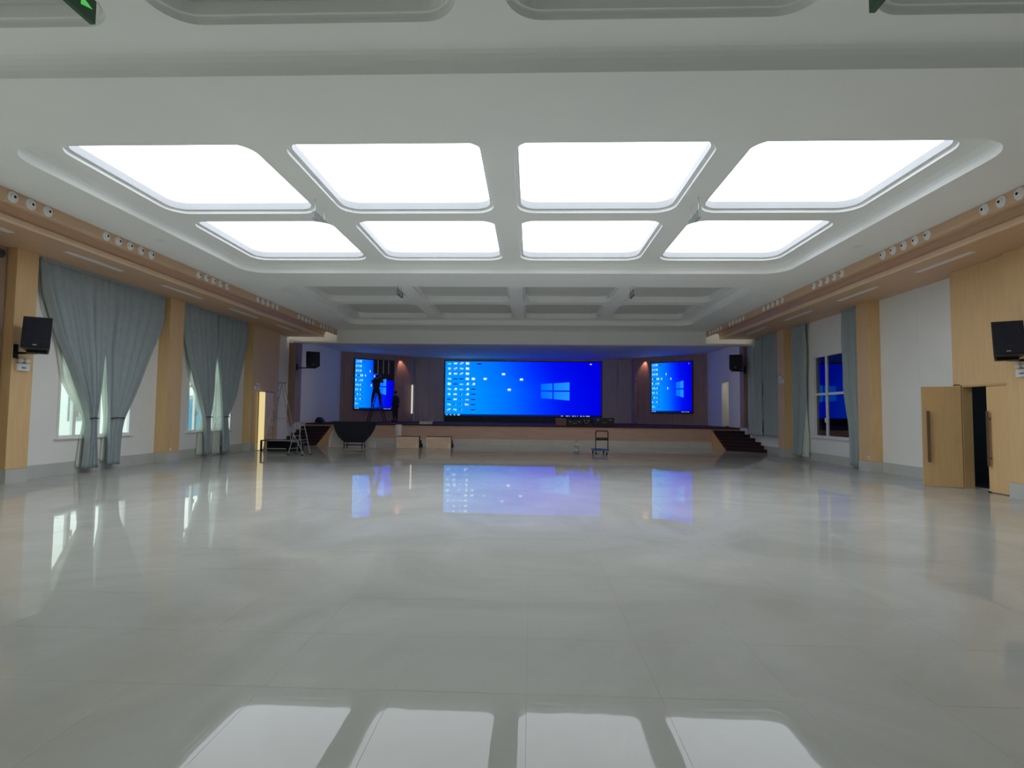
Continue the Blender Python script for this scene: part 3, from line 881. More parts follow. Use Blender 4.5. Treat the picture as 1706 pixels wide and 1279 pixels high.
C1 = {
 'L': ([(4.85, 11.47), (4.2, 11.60), (3.2, 12.02), (2.4, 12.45), (1.7, 12.82), (1.32, 12.96), (1.15, 12.98), (0.10, 12.90)],
       [(4.85, 13.42), (3.01, 13.40), (2.2, 13.33), (1.6, 13.25), (1.32, 13.20), (1.0, 13.22), (0.10, 13.30)], 0.10),
 'R': ([(4.85, 13.40), (3.01, 13.41), (2.0, 13.52), (1.32, 13.62), (0.12, 13.62)],
       [(4.85, 15.52), (4.1, 15.40), (3.48, 15.15), (2.24, 14.58), (1.7, 14.30), (1.32, 14.08), (1.0, 14.02), (0.20, 13.98)], 0.12),
 'SL': ([(4.85, 11.47), (3.8, 11.62), (3.0, 12.05), (2.2, 12.22), (1.75, 12.55), (1.32, 12.92), (0.9, 12.84), (0.15, 12.75)],
        [(4.85, 13.40), (2.6, 13.2), (1.32, 13.08), (0.15, 13.05)], 0.14),
 'SR': ([(4.85, 13.38), (3.0, 13.36), (2.2, 13.42), (1.6, 13.52), (1.32, 13.56), (0.3, 13.50)],
        [(4.85, 15.52), (3.0, 15.0), (2.0, 14.62), (1.32, 14.13), (1.0, 14.16), (0.3, 14.12)], 0.22),
}
tied_pair(0, C1, 'grey green curtain tied back, left half of the pair nearest the camera',
          'grey green curtain tied back, right half of the pair nearest the camera',
          'white sheer curtain behind the left half of the nearest grey pair',
          'white sheer curtain behind the right half of the nearest grey pair', 3)
C2 = {
 'L': ([(4.85, 16.42), (4.2, 16.52), (3.1, 16.86), (2.2, 17.30), (1.6, 17.60), (1.32, 17.72), (0.10, 17.85)],
       [(4.85, 18.38), (3.4, 18.36), (2.4, 18.27), (1.6, 18.13), (1.32, 18.06), (0.10, 18.12)], 0.08),
 'R': ([(4.85, 18.36), (3.4, 18.37), (2.2, 18.60), (1.32, 18.76), (0.10, 18.85)],
       [(4.85, 20.25), (4.2, 20.22), (3.44, 20.05), (2.1, 19.62), (1.6, 19.33), (1.32, 19.10), (0.10, 19.30)], 0.06),
 'SL': ([(4.85, 16.42), (3.2, 16.70), (2.4, 16.95), (2.0, 17.28), (1.6, 17.45), (1.32, 17.66), (0.8, 17.48), (0.15, 17.42)],
        [(4.85, 18.30), (2.4, 18.2), (1.32, 17.95), (0.15, 17.85)], 0.08),
 'SR': ([(4.85, 18.34), (3.3, 18.32), (2.2, 18.36), (1.5, 18.44), (1.32, 18.47), (0.9, 18.36), (0.1, 18.34)],
        [(4.85, 20.25), (3.0, 19.9), (2.0, 19.5), (1.32, 19.14), (1.0, 18.85), (0.1, 18.80)], 0.03),
}
tied_pair(0, C2, 'grey green curtain tied back, left half of the pair farther from the camera',
          'grey green curtain tied back, right half of the pair farther from the camera',
          'white sheer curtain behind the left half of the farther grey pair',
          'white sheer curtain behind the right half of the farther grey pair', 11)

def right_curtain(label, ta, tb, zb, nf, seed, sheer=None, xo=10.24):
    root = thing('curtain', label, 'curtain', (0, 0, 0), group='curtains on the right wall')
    drape('cloth', 1, xo, ta, tb, 4.85, zb, nf, 0.05, CURTAIN, root, seed)
    MB().box((xo-0.03, ta[0][1], 4.80), (xo+0.03, tb[0][1], 4.857)).build('heading_tape', CURTAIN, root)
right_curtain('grey green curtain gathered at the camera side of the right window',
              [(4.85, 16.50), (2.0, 16.45), (0.8, 16.40), (0.1, 16.50)], [(4.85, 17.26), (2.5, 17.24), (1.4, 17.00), (0.6, 16.95), (0.1, 16.92)], 0.08, 5, 31)
right_curtain('grey green curtain gathered at the stage side of the right window',
              [(4.85, 19.54), (2.2, 19.58), (1.2, 19.80), (0.1, 20.02)], [(4.85, 20.55), (1.5, 20.55), (0.1, 20.55)], 0.10, 6, 32)
right_curtain('closed grey green curtain beside the right stage stairs, its camera half',
              [(4.85, 21.62), (0.7, 21.62)], [(4.85, 23.05), (2.8, 23.04), (0.7, 22.98)], 0.72, 8, 33)
right_curtain('closed grey green curtain beside the right stage stairs, its stage half',
              [(4.85, 23.05), (2.8, 23.07), (0.7, 23.12)], [(4.85, 24.70), (0.7, 24.66)], 0.72, 8, 34)
root = thing('sheer_curtain', 'narrow white sheer curtain showing below the right window', 'curtain')
drape('cloth', 1, 10.33, [(4.85, 19.6), (1.6, 19.62), (0.8, 19.50), (0.1, 19.52)], [(4.85, 20.4), (0.1, 20.3)], 4.85, 0.10, 5, 0.02, SHEER, root, 35)

# ------------------------------------------------------------------ cornice fittings
noz = None
def nozzle(parent=None):
    t = thing('air_nozzle', '', 'air vent')
    MB().lathe([(0.095, 0.0), (0.095, 0.008), (0.085, 0.020), (0.066, 0.026), (0.060, 0.018)], 20).build('rim', WHITEP, t, smooth=True)
    MB().lathe([(0.062, 0.006), (0.058, 0.026), (0.045, 0.044), (0.028, 0.052), (0.024, 0.050)], 20).build('ball', WHITEP, t, smooth=True)
    MB().lathe([(0.0, 0.034), (0.026, 0.034), (0.026, 0.051)], 16).build('opening', BLACK, t)
    return t
GY = {1: [8.58, 11.22, 14.10, 17.26, 20.30, 22.6], -1: [8.58, 11.24, 14.33, 17.40, 20.45, 22.6]}
ordw = ['first', 'second', 'third', 'fourth', 'fifth']
grp = ['nearest the camera', 'second from the camera', 'third from the camera', 'fourth from the camera', 'fifth from the camera', 'nearest the stage']
for sx in (-1, 1):
    for gi, yc in enumerate(GY[sx]):
        for k in range(5):
            y = yc + (k-2)*0.33
            if gi == 0 and k == 0: continue
            if noz is None: o = noz = nozzle()
            else: o = copy_tree(noz)
            o.location = (sx*8.14, y, 5.06)
            o.rotation_euler = (0, radians(-90)*sx, 0)
            o['label'] = 'white round air nozzle, %s of the group %s, %s cornice' % (ordw[k], grp[gi], 'left' if sx < 0 else 'right')
            o['category'] = 'air vent'
            o['group'] = 'round air nozzles in the wooden cornices'
slot0 = None
SL = [(8.2, 9.72), (10.96, 12.48), (13.98, 15.62), (17.18, 18.90), (20.5, 22.2)]
def slot(L):
    t = thing('slot_diffuser', '', 'air vent')
    m = MB()
    m.box((-0.060, 0, -0.018), (0.060, L, 0.0)); m.build('flange', WHITEP, t)
    for y in (-0.02, L): MB().box((-0.062, y, -0.020), (0.062, y+0.02, 0.0)).build('end_cap', WHITEP, t)
    return t
for sx in (-1, 1):
    for i, (a, b) in enumerate(SL):
        o = slot(b-a)
        o.location = (sx*9.29, a, ZS)
        o['label'] = 'long white slot diffuser in the wooden soffit, %s side, %s' % ('left' if sx < 0 else 'right', ['nearest the camera', 'second from the camera', 'third from the camera', 'fourth from the camera', 'nearest the stage'][i])
        o['category'] = 'air vent'; o['group'] = 'slot diffusers in the soffits'

# smoke detectors / ceiling speakers on the plaster
for x, y, lab in ((-7.45, 11.2, 'small flat white ceiling vent near the left cornice'), (7.45, 11.6, 'small flat white ceiling vent near the right cornice'), (7.5, 16.4, 'small round detector on the ceiling, far right')):
    t = thing('ceiling_vent', lab, 'ceiling vent', (x, y, HC))
    MB().lathe([(0.0, -0.02), (0.07, -0.02), (0.085, -0.008), (0.09, 0.0)], 16).build('cover', WHITEP, t)

# hanging exit signs
def exit_sign(x, y, w, h, label, glow, ry=0.0, zt=None, body=EXITFACE, fig=True):
    zt = zt or 4.93
    t = thing('exit_sign', label, 'sign', (x, y, zt))
    # board faces +-X (seen edge-on from the camera axis) : runs along Y
    MB().bbox((-0.025, -w, -h), (0.025, 0, 0), 0.004).build('board', body, t)
    m = MB()
    for yy in (-w*0.85, -w*0.15): m.tube([(0, yy, 0), (0, yy, HB - zt + 0.0)], 0.006, 6)
    m.build('hanger', STEEL, t)
    if fig:
        # running figure, arrow and doorway pictogram on both faces
        for s in (-1, 1):
            d = s*0.027
            def P(a, b): return (d, -w + a*w, -h + b*h)
            def poly(pts, mt, nm):
                mb = MB(); mb.add([P(a, b) for a, b in pts] + [(P(a, b)[0]+s*0.002, P(a, b)[1], P(a, b)[2]) for a, b in pts],
                                  [tuple(range(len(pts))), tuple(range(2*len(pts)-1, len(pts)-1, -1))] + [(i, (i+1) % len(pts), len(pts)+(i+1) % len(pts), len(pts)+i) for i in range(len(pts))])
                mb.build(nm, mt, t)
            poly([(0.08, .12), (0.48, .12), (0.48, .88), (0.08, .88)], glow, 'green_field')
            poly([(0.22, .70), (0.30, .70), (0.31, .80), (0.26, .84), (0.21, .78)], EXITWHITE, 'figure_head')
            poly([(0.18, .42), (0.26, .40), (0.33, .62), (0.26, .68), (0.16, .60)], EXITWHITE, 'figure_body')
            poly([(0.10, .22), (0.16, .20), (0.26, .40), (0.19, .43)], EXITWHITE, 'figure_leg')
            poly([(0.22, .42), (0.34, .32), (0.33, .18), (0.37, .18), (0.39, .36), (0.27, .46)], EXITWHITE, 'figure_leg')
            poly([(0.58, .46), (0.78, .46), (0.78, .30), (0.94, .50), (0.78, .70), (0.78, .54), (0.58, .54)], glow, 'arrow')
    return t
exit_sign(-3.36, 4.48, 0.75, 0.21, 'hanging green exit sign at the top left corner, nearest the camera', EXITGREEN, zt=5.14)
exit_sign(3.36, 4.48, 0.75, 0.21, 'hanging exit sign at the top right edge, seen from its end', EXITGREEN, zt=5.14)
exit_sign(-3.38, 9.98, 0.62, 0.15, 'clear hanging sign between the lit panels, left', None, zt=5.13, body=ACRYL, fig=False)
exit_sign(3.44, 9.98, 0.62, 0.15, 'clear hanging sign between the lit panels, right', None, zt=5.13, body=ACRYL, fig=False)
for x, lab in ((-3.30, 'dark hanging sign under the far ceiling tray, left'), (3.38, 'dark hanging sign under the far ceiling tray, right')):
    t = exit_sign(x, 15.7, 0.50, 0.16, lab, None, zt=5.06, body=ACRYL, fig=False)
    m = MB().tube([(0.03, 0, 0), (0.03, 0, -0.16), (0.03, -0.5, -0.16)], 0.012, 6).build('edge_frame', BLACKMETAL, t)

# ------------------------------------------------------------------ wall fittings
def speaker(loc, rz, tilt, label, wall_dx, k=1.0):
    t = thing('wall_speaker', label, 'speaker', loc, rot=(tilt, 0, rz))
    # front faces -Y local
    w, h, d = 0.46*k, 0.66, 0.42*k
    m = MB()
    poly = [(-w/2, -d/2), (w/2, -d/2), (w/2-0.08, d/2), (-w/2+0.08, d/2)]
    m.prism(poly, -h/2, h/2, 'Z'); m.build('cabinet', BLACK, t)
    MB().bbox((-w/2+0.015, -d/2-0.018, -h/2+0.02), (w/2-0.015, -d/2-0.002, h/2-0.02), 0.006).build('grille', BLACKCLOTH, t)
    MB().bbox((-0.045, -d/2-0.024, -h/2+0.05), (0.02, -d/2-0.016, -h/2+0.075), 0.003).build('badge', STEEL, t)
    m = MB(); m.box((-0.16, -0.03, -h/2-0.05), (0.16, 0.05, -h/2)); m.build('bracket', BLACKMETAL, t)
    a = t.matrix_basis
    # wall arm in world space converted to local
    Mi = (Matrix.Translation(Vector(loc)) @ t.rotation_euler.to_matrix().to_4x4()).inverted()
    p0 = Mi @ Vector((loc[0], loc[1], loc[2]-h/2-0.03)); p1 = Mi @ Vector((wall_dx, loc[1], loc[2]-h/2-0.03)); p2 = Mi @ Vector((wall_dx, loc[1], loc[2]-h/2+0.15))
    MB().tube([p0, p1], 0.025, 8).tube([p1 + (p2-p1)*-0.6, p2], 0.05, 8).build('wall_arm', BLACKMETAL, t)
    return t
speaker((-9.62, 10.78, 3.04), radians(34), radians(-12), 'black wall speaker at the left edge beside the nearest curtain', -XP)
speaker((9.58, 10.62, 3.02), radians(-30), radians(-12), 'black wall speaker at the right edge above the open door', XP-0.12)
speaker((-9.40, 24.2, 3.86), radians(34), radians(-8), 'black wall speaker left of the stage opening', -XP, 1.25)
speaker((9.72, 24.6, 3.90), radians(-22), radians(-8), 'black wall speaker right of the stage opening', XP, 1.2)

def emergency(loc, sx, label):
    # sx: wall side; faces towards the hall centre
    t = thing('emergency_light', label, 'emergency light', loc, rz=(-pi/2 if sx > 0 else pi/2))
    # local -Y?? front faces +Y after rotation into the hall
    MB().bbox((-0.14, 0.0, -0.10), (0.14, 0.06, 0.05), 0.01).build('case', WHITEP, t)
    for x in (-0.075, 0.075):
        m = MB().lathe([(0.0, -0.03), (0.045, -0.03), (0.055, 0.03), (0.05, 0.045), (0.0, 0.045)], 14, Matrix.Translation((x, 0.04, 0.115)) @ Matrix.Rotation(radians(-70), 4, 'X'))
        h = m.build('lamp_head', WHITEP, t, smooth=True)
    MB().box((-0.05, 0.061, -0.05), (0.05, 0.063, -0.02)).build('label_plate', STEEL, t)
    return t
for loc, sx, lab in (((-XP, 10.93, 2.42), -1, 'white twin-lamp emergency light under the nearest left speaker'),
                     ((XP-0.12, 10.70, 2.45), 1, 'white twin-lamp emergency light at the right edge above the door'),
                     ((-XP, 20.62, 2.45), -1, 'white twin-lamp emergency light above the bright door gap'),
                     ((XP, 21.0, 2.90), 1, 'white twin-lamp emergency light between the right curtains')):
    t = emergency(loc, sx, lab)
    t.rotation_euler = (0, 0, pi/2 if sx > 0 else -pi/2)
def outlet(loc, sx, label):
    t = thing('wall_outlet', label, 'outlet', loc)
    MB().bbox((0, -0.045, -0.045), (-sx*0.012, 0.045, 0.045), 0.003).build('plate', WHITEP, t)
    MB().box((-sx*0.012, -0.012, -0.015), (-sx*0.014, 0.012, 0.015)).build('socket', BLACK, t)
outlet((-XP, 15.75, 0.37), -1, 'white wall outlet low on the left oak pilaster')
outlet((XP, 15.80, 0.40), 1, 'white wall outlet low on the right oak pilaster')
t = thing('wall_projector', 'dark grey round device high on the left wall at the picture edge', 'projector', (-9.80, 9.98, 4.55))
MB().lathe([(0.0, -0.12), (0.07, -0.12), (0.085, -0.10), (0.085, 0.10), (0.0, 0.10)], 18, Matrix.Rotation(pi/2, 4, 'X')).build('body', BLACK, t)
MB().lathe([(0.06, 0.0), (0.08, 0.0), (0.08, 0.02), (0.06, 0.02)], 18, Matrix.Translation((0, -0.13, 0)) @ Matrix.Rotation(pi/2, 4, 'X')).build('lens_ring', ALU, t)
MB().tube([(0, 0, 0.08), (0, 0, 0.31)], 0.02, 8).build('mount', BLACKMETAL, t)

# ------------------------------------------------------------------ things on the hall floor
# step units with plywood backs
def step_unit(loc, w, label, rz=0.0):
    t = thing('step_unit', label, 'step unit', loc, rz)
    h = 0.48; n = 3
    MB().bbox((-w/2, 0, 0.0), (w/2, 0.03, h), 0.004).build('back_board', PLY, t)
    for k in range(n):
        hh = h*(n-k)/n
        MB().bbox((-w/2, 0.032+k*0.28, 0), (w/2, 0.032+(k+1)*0.28-0.002, hh-0.003), 0.008).build('step', CARPET if k == 0 else CARPETD, t)
    MB().box((-w/2, 0.0, h), (w/2, 0.30, h+0.02)).build('top_carpet', CARPET, t)
    rnd = random.Random(int(w*100))
    m = MB()
    cols = int(w/0.085)
    for c in range(cols):
        x = -w/2 + 0.06 + c*(w-0.12)/(cols-1)
        zt = h - 0.07; zb = 0.08 if c not in (0, cols-1) else 0.2
        z = zt
        while z > zb:
            m.box((x-0.016, -0.003, z-0.03), (x+0.016, 0.0, z-0.022)); m.box((x-0.003, -0.003, z-0.04), (x+0.003, 0.0, z))
            if rnd.random() < 0.6: m.box((x-0.014, -0.003, z-0.012), (x+0.012, 0.0, z-0.006))
            z -= 0.055
    o = m.build('printed_text', PLYINK, t)
    return t
step_unit((-4.79, 23.45, 0), 0.98, 'left one of two low step units with printed plywood backs')
step_unit((-3.46, 23.55, 0), 1.08, 'right one of two low step units with printed plywood backs')

# rolled pale sheet against the stage
t = thing('rolled_sheet', 'pale rolled sheet standing against the stage behind the left step unit', 'roll', (-5.62, 25.2, 0))
MB().lathe([(0.0, 0), (0.15, 0), (0.155, 0.02), (0.15, 0.95), (0.12, 0.96), (0.11, 0.90), (0.0, 0.90)], 18).build('roll', PALE, t, smooth=True)
MB().tube([(0.152*cos(a), 0.152*sin(a), 0.5) for a in [i*pi/8 for i in range(17)]], 0.006, 6).build('strap', WHITEP, t)

# platform hand truck
t = thing('platform_trolley', 'platform trolley with blue deck and dark folding handle', 'trolley', (3.24, 20.95, 0), radians(4))
MB().bbox((-0.27, -0.10, 0.15), (0.29, 0.72, 0.19), 0.012).build('deck', BLUEP, t)
m = MB()
for i in range(7): m.box((-0.24+i*0.075, -0.08, 0.19), (-0.20+i*0.075, 0.70, 0.195))
m.build('deck_ribs', BLUEP, t)
pts = [(-0.235, -0.08, 0.17), (-0.235, -0.10, 0.84)] + [(-0.235+0.07*(1-cos(a)), -0.10, 0.84+0.07*sin(a)) for a in [radians(k) for k in (30, 60, 90)]] + [(0.235-0.07*(1-cos(a)), -0.10, 0.84+0.07*sin(a)) for a in [radians(k) for k in (90, 60, 30)]] + [(0.235, -0.10, 0.84), (0.235, -0.08, 0.17)]
MB().tube(pts, 0.022, 8).build('handle', REDM, t)
MB().bbox((-0.235, -0.115, 0.55), (0.235, -0.085, 0.66), 0.006).build('handle_panel', BLACK, t)
for x in (-0.21, 0.21):
    for y in (0.0, 0.62):
        mm = Matrix.Translation((x, y, 0.06)) @ Matrix.Rotation(pi/2, 4, 'Y')
        wq = MB().lathe([(0.0, -0.018), (0.055, -0.018), (0.06, -0.01), (0.06, 0.01), (0.055, 0.018), (0.0, 0.018)], 14, mm).build('wheel', RUBBER, t)
        MB().box((x-0.025, y-0.03, 0.10), (x+0.025, y+0.03, 0.15)).box((x-0.028, y-0.012, 0.05), (x-0.022, y+0.012, 0.12)).box((x+0.022, y-0.012, 0.05), (x+0.028, y+0.012, 0.12)).build('caster_fork', STEEL, wq)

# stack of clear plastic bottles / film
t = thing('plastic_bundle', 'stack of crumpled clear plastic bundles left of the blue trolley', 'plastic bundle', (2.33, 21.4, 0))
rnd = random.Random(5)
zz = 0
for k, (r, h) in enumerate(((0.125, 0.10), (0.12, 0.10), (0.11, 0.11), (0.08, 0.12), (0.055, 0.09))):
    m = MB(); prof = [(0.0, zz), (r*0.9, zz), (r, zz+h*0.25), (r*0.82, zz+h*0.6), (r*0.95, zz+h*0.85), (r*0.6, zz+h), (0.0, zz+h)]
    m.lathe(prof, 14)
    m.v = [(v[0]*(1+rnd.uniform(-.18, .18)), v[1]*(1+rnd.uniform(-.18, .18)), v[2]) for v in m.v]
    m.build('bundle', SHEER if k % 2 else FILM, t)
    MB().lathe([(r*0.9, zz+h*0.2), (r*1.02, zz+h*0.3), (r*0.9, zz+h*0.4)], 12).build('band', WHITEP, t)
    zz += h

# dark half-round table top standing on a low trolley
t = thing('half_round_table', 'dark half-round table top standing on a low wheeled base', 'table', (-6.93, 22.9, 0))
pts = []
R = 0.93
prof_l = [(-0.94, 1.10), (-0.90, 0.92), (-0.82, 0.70), (-0.70, 0.50), (-0.56, 0.36), (-0.40, 0.24)]
poly = prof_l + [(0.40, 0.24), (0.50, 0.34), (0.66, 0.52), (0.80, 0.74), (0.88, 0.94), (0.94, 1.10)]
m = MB().prism(poly, -0.05, 0.05, 'Y'); m.build('table_top', BLACKCLOTH, t)
m = MB().prism([(a*1.0, b) for a, b in [(-0.95, 1.10), (-0.95, 1.13), (0.95, 1.13), (0.95, 1.10)]], -0.08, 0.08, 'Y'); m.build('top_edge', BLACK, t)
MB().bbox((-0.40, -0.22, 0.13), (0.40, 0.22, 0.16), 0.006).build('base_shelf', BLACKMETAL, t)
for x in (-0.38, 0.38):
    for y in (-0.2, 0.2):
        MB().tube([(x, y, 0.06), (x, y, 0.30)], 0.018, 8).build('leg', BLACKMETAL, t)
        MB().lathe([(0.0, -0.015), (0.03, -0.015), (0.03, 0.015), (0.0, 0.015)], 12, Matrix.Translation((x, y, 0.03)) @ Matrix.Rotation(pi/2, 4, 'Y')).build('caster', RUBBER, t)
MB().box((-0.38, -0.02, 0.26), (0.38, 0.02, 0.30)).build('cross_bar', BLACKMETAL, t)
# pale curved boards to both sides
def arc_poly(pts): return pts
t2 = thing('curved_board', 'pale curved board standing left of the dark half-round table', 'board', (-7.55, 23.3, 0))
MB().prism([(-0.62, 0.0), (-0.62, 0.30), (-0.52, 0.62), (-0.32, 0.86), (-0.20, 0.92), (-0.06, 0.70), (0.06, 0.46), (0.10, 0.2), (0.10, 0.0)], -0.03, 0.03, 'Y').build('board', PALE, t2)
MB().prism([(-0.62, 0.0), (-0.62, 0.30), (-0.52, 0.62), (-0.34, 0.84), (-0.38, 0.80), (-0.49, 0.58), (-0.57, 0.30), (-0.57, 0.0)], -0.05, -0.031, 'Y').build('edge_band', WHITEP, t2)
MB().prism([(-0.30, 1.12), (-0.44, 0.92), (-0.20, 0.92), (-0.10, 0.84)], 0.0, 0.05, 'Y').build('upper_flap', PALE, t2)
MB().box((-0.5, 0.03, 0), (-0.44, 0.30, 0.04)).build('foot', STEEL, t2)
t3 = thing('curved_board', 'pale narrow board standing right of the dark half-round table', 'board', (-6.30, 23.3, 0))
MB().prism([(-0.16, 0.0), (-0.18, 0.22), (-0.12, 0.42), (-0.02, 0.46), (0.12, 0.34), (0.18, 0.18), (0.17, 0.0)], -0.03, 0.03, 'Y').build('board', PALE, t3)
MB().box((-0.1, 0.03, 0), (0.1, 0.25, 0.03)).build('foot', STEEL, t3)

# low dark work platform with aluminium rails
t = thing('work_platform', 'low dark work platform with aluminium rails by the left door', 'platform', (-8.97, 20.5, 0))
MB().bbox((-0.70, -0.25, 0.40), (0.72, 0.35, 0.44), 0.008).build('deck', BLACK, t)
MB().box((-0.42, -0.27, 0.405), (0.66, -0.255, 0.445)).build('front_rail', ALU, t)
MB().box((-0.50, -0.26, 0.10), (0.30, -0.235, 0.14)).build('lower_rail', ALU, t)
for x in (-0.67, 0.69):
    for y in (-0.22, 0.32):
        MB().box((x-0.03, y-0.03, 0), (x+0.03, y+0.03, 0.40)).build('leg', BLACK, t)
MB().tube([(-0.56, -0.24, 0.0), (-0.50, -0.24, 0.40)], 0.022, 8).build('brace', ALU, t)
MB().box((-0.66, 0.30, 0.0), (0.68, 0.33, 0.40)).build('back_sheet', BLACKCLOTH, t)

def step_ladder(loc, rz, H_, spread, width, nst, mt, label, rt=0.02, taper=0.6):
    t = thing('step_ladder', label, 'ladder', loc, rz)
    for s in (-1, 1):
        # front rail and rear rail each a part
        MB().tube([(-spread/2, s*width/2, 0), (-0.05, s*width/2*taper, H_)], rt, 6).build('front_rail', mt, t)
        MB().tube([(spread/2, s*width/2, 0), (0.05, s*width/2*taper, H_)], rt, 6).build('rear_rail', mt, t)
        for e in (-1, 1): MB().box((e*spread/2-0.03, s*width/2-0.03, 0), (e*spread/2+0.03, s*width/2+0.03, 0.035)).build('foot', RUBBER, t)
    for k in range(1, nst+1):
        f = k/(nst+1)
        wd = width/2*(1-(1-taper)*f)
        x = -spread/2 + (spread/2-0.05)*f
        MB().box((x-0.035, -wd, H_*f-0.012), (x+0.035, wd, H_*f+0.012)).build('tread', mt, t)
        x = spread/2 - (spread/2-0.05)*f
        if k % 2 == 0: MB().tube([(x, -wd, H_*f), (x, wd, H_*f)], rt*0.7, 6).build('rear_rung', mt, t)
    MB().bbox((-0.12, -width/2*taper-0.02, H_-0.02), (0.12, width/2*taper+0.02, H_+0.03), 0.006).build('top_cap', mt, t)
    m = MB()
    for s in (-1, 1): m.tube([(-spread/4, s*width/2*0.8, H_*0.48), (0, s*width/2*.8, H_*0.46), (spread/4, s*width/2*0.8, H_*0.48)], 0.008, 6)
    m.build('spreader', mt, t)
    return t
step_ladder((-9.42, 21.35, 0), radians(6), 2.66, 1.12, 0.50, 8, ALU, 'tall aluminium step ladder standing behind the low work platform', rt=0.016)
t = step_ladder((-7.62, 19.0, 0), radians(-18), 1.12, 0.62, 0.42, 4, ALU, 'short aluminium step ladder in front of the left stage stairs', rt=0.014)
MB().tube([(-0.30, -0.22, 1.06), (0.36, -0.2, 0.06)], 0.014, 6).build('cross_brace', ALU, t)

# ------------------------------------------------------------------ things on the stage
t = step_ladder((-8.35, 31.1, ZST+.002), radians(0), 1.75, 0.98, 0.5, 5, BLACKMETAL, 'dark step ladder on the stage carrying a person', rt=0.028)
t = step_ladder((11.25, 28.75, 0.952), radians(80), 1.6, 0.6, 0.4, 4, BLACKMETAL, 'dark step ladder inside the doorway right of the stage', rt=0.02)

def case(loc, w, d, h, label, mt=BLACK, rz=0):
    t = thing('equipment_case', label, 'case', loc, rz)
    MB().bbox((-w/2, -d/2, 0), (w/2, d/2, h*0.72), 0.01).build('body', mt, t)
    MB().bbox((-w/2, -d/2, h*0.725), (w/2, d/2, h), 0.01).build('lid', mt, t)
    for x in (-w*0.3, w*0.3): MB().box((x-0.03, -d/2-0.012, h*0.65), (x+0.03, -d/2, h*0.8)).build('latch', STEEL, t)
    MB().tube([(-0.09, -d/2, h*0.4), (-0.09, -d/2-0.03, h*0.4), (0.09, -d/2-0.03, h*0.4), (0.09, -d/2, h*0.4)], 0.008, 6).build('case_handle', STEEL, t)
    return t
case((4.12, 26.95, ZST+.002), 1.0, 0.5, 0.40, 'large black equipment case on the stage edge, right of the screen')
case((2.70, 27.0, ZST+.002), 0.75, 0.4, 0.27, 'low black case on the stage edge between the carton and the large case')
case((3.28, 27.1, ZST+.002), 0.34, 0.4, 0.33, 'small upright black case beside the large case')
t = thing('carton', 'brown carton with dark bottles on the stage edge', 'box', (2.02, 26.9, ZST+.002))
MB().bbox((-0.25, -0.18, 0), (0.25, 0.18, 0.34), 0.006).build('body', mat('brown_cardboard', (0.16, 0.09, 0.07, 1), 0.8), t)
MB().box((-0.25, -0.03, 0.341), (0.25, 0.03, 0.344)).build('tape', PALE, t)
for x, lab in ((1.86, 'dark bottle standing on the brown carton, left'), (2.2, 'dark bottle standing on the brown carton, right')):
    b = thing('bottle', lab, 'bottle', (x, 26.9, ZST+0.348))
    MB().lathe([(0.0, 0), (0.06, 0), (0.062, 0.10), (0.03, 0.14), (0.025, 0.17), (0.0, 0.17)], 12).build('body', BLACK, b)
    MB().lathe([(0.028, 0.165), (0.028, 0.19), (0.0, 0.19)], 12).build('cap', BLUEP, b)
for k in range(2):
    t = thing('white_board', ['lower', 'upper'][k] + ' of two white boards stacked near the stage edge', 'board', (-4.62 + 0.0*k, 26.6+0.1*k, ZST+0.002+k*0.075))
    MB().bbox((-0.30, -0.1, 0.0), (0.30, 0.2, 0.045), 0.004).build('board', WHITEP, t)
    MB().box((-0.26, -0.08, 0.045), (0.26, 0.18, 0.074)).build('spacer', BLACK, t)
t = thing('floor_monitor', 'small dark wedge on the stage at the left stair top', 'speaker', (-10.0, 26.9, ZST+.002))
MB().prism([(-0.22, 0), (0.22, 0), (0.18, 0.12), (0.05, 0.26), (-0.08, 0.28), (-0.2, 0.14)], -0.15, 0.15, 'Y').build('body', BLACK, t)
MB().box((-0.1, -0.16, 0.03), (0.1, -0.15, 0.13)).build('grille', BLACKCLOTH, t)

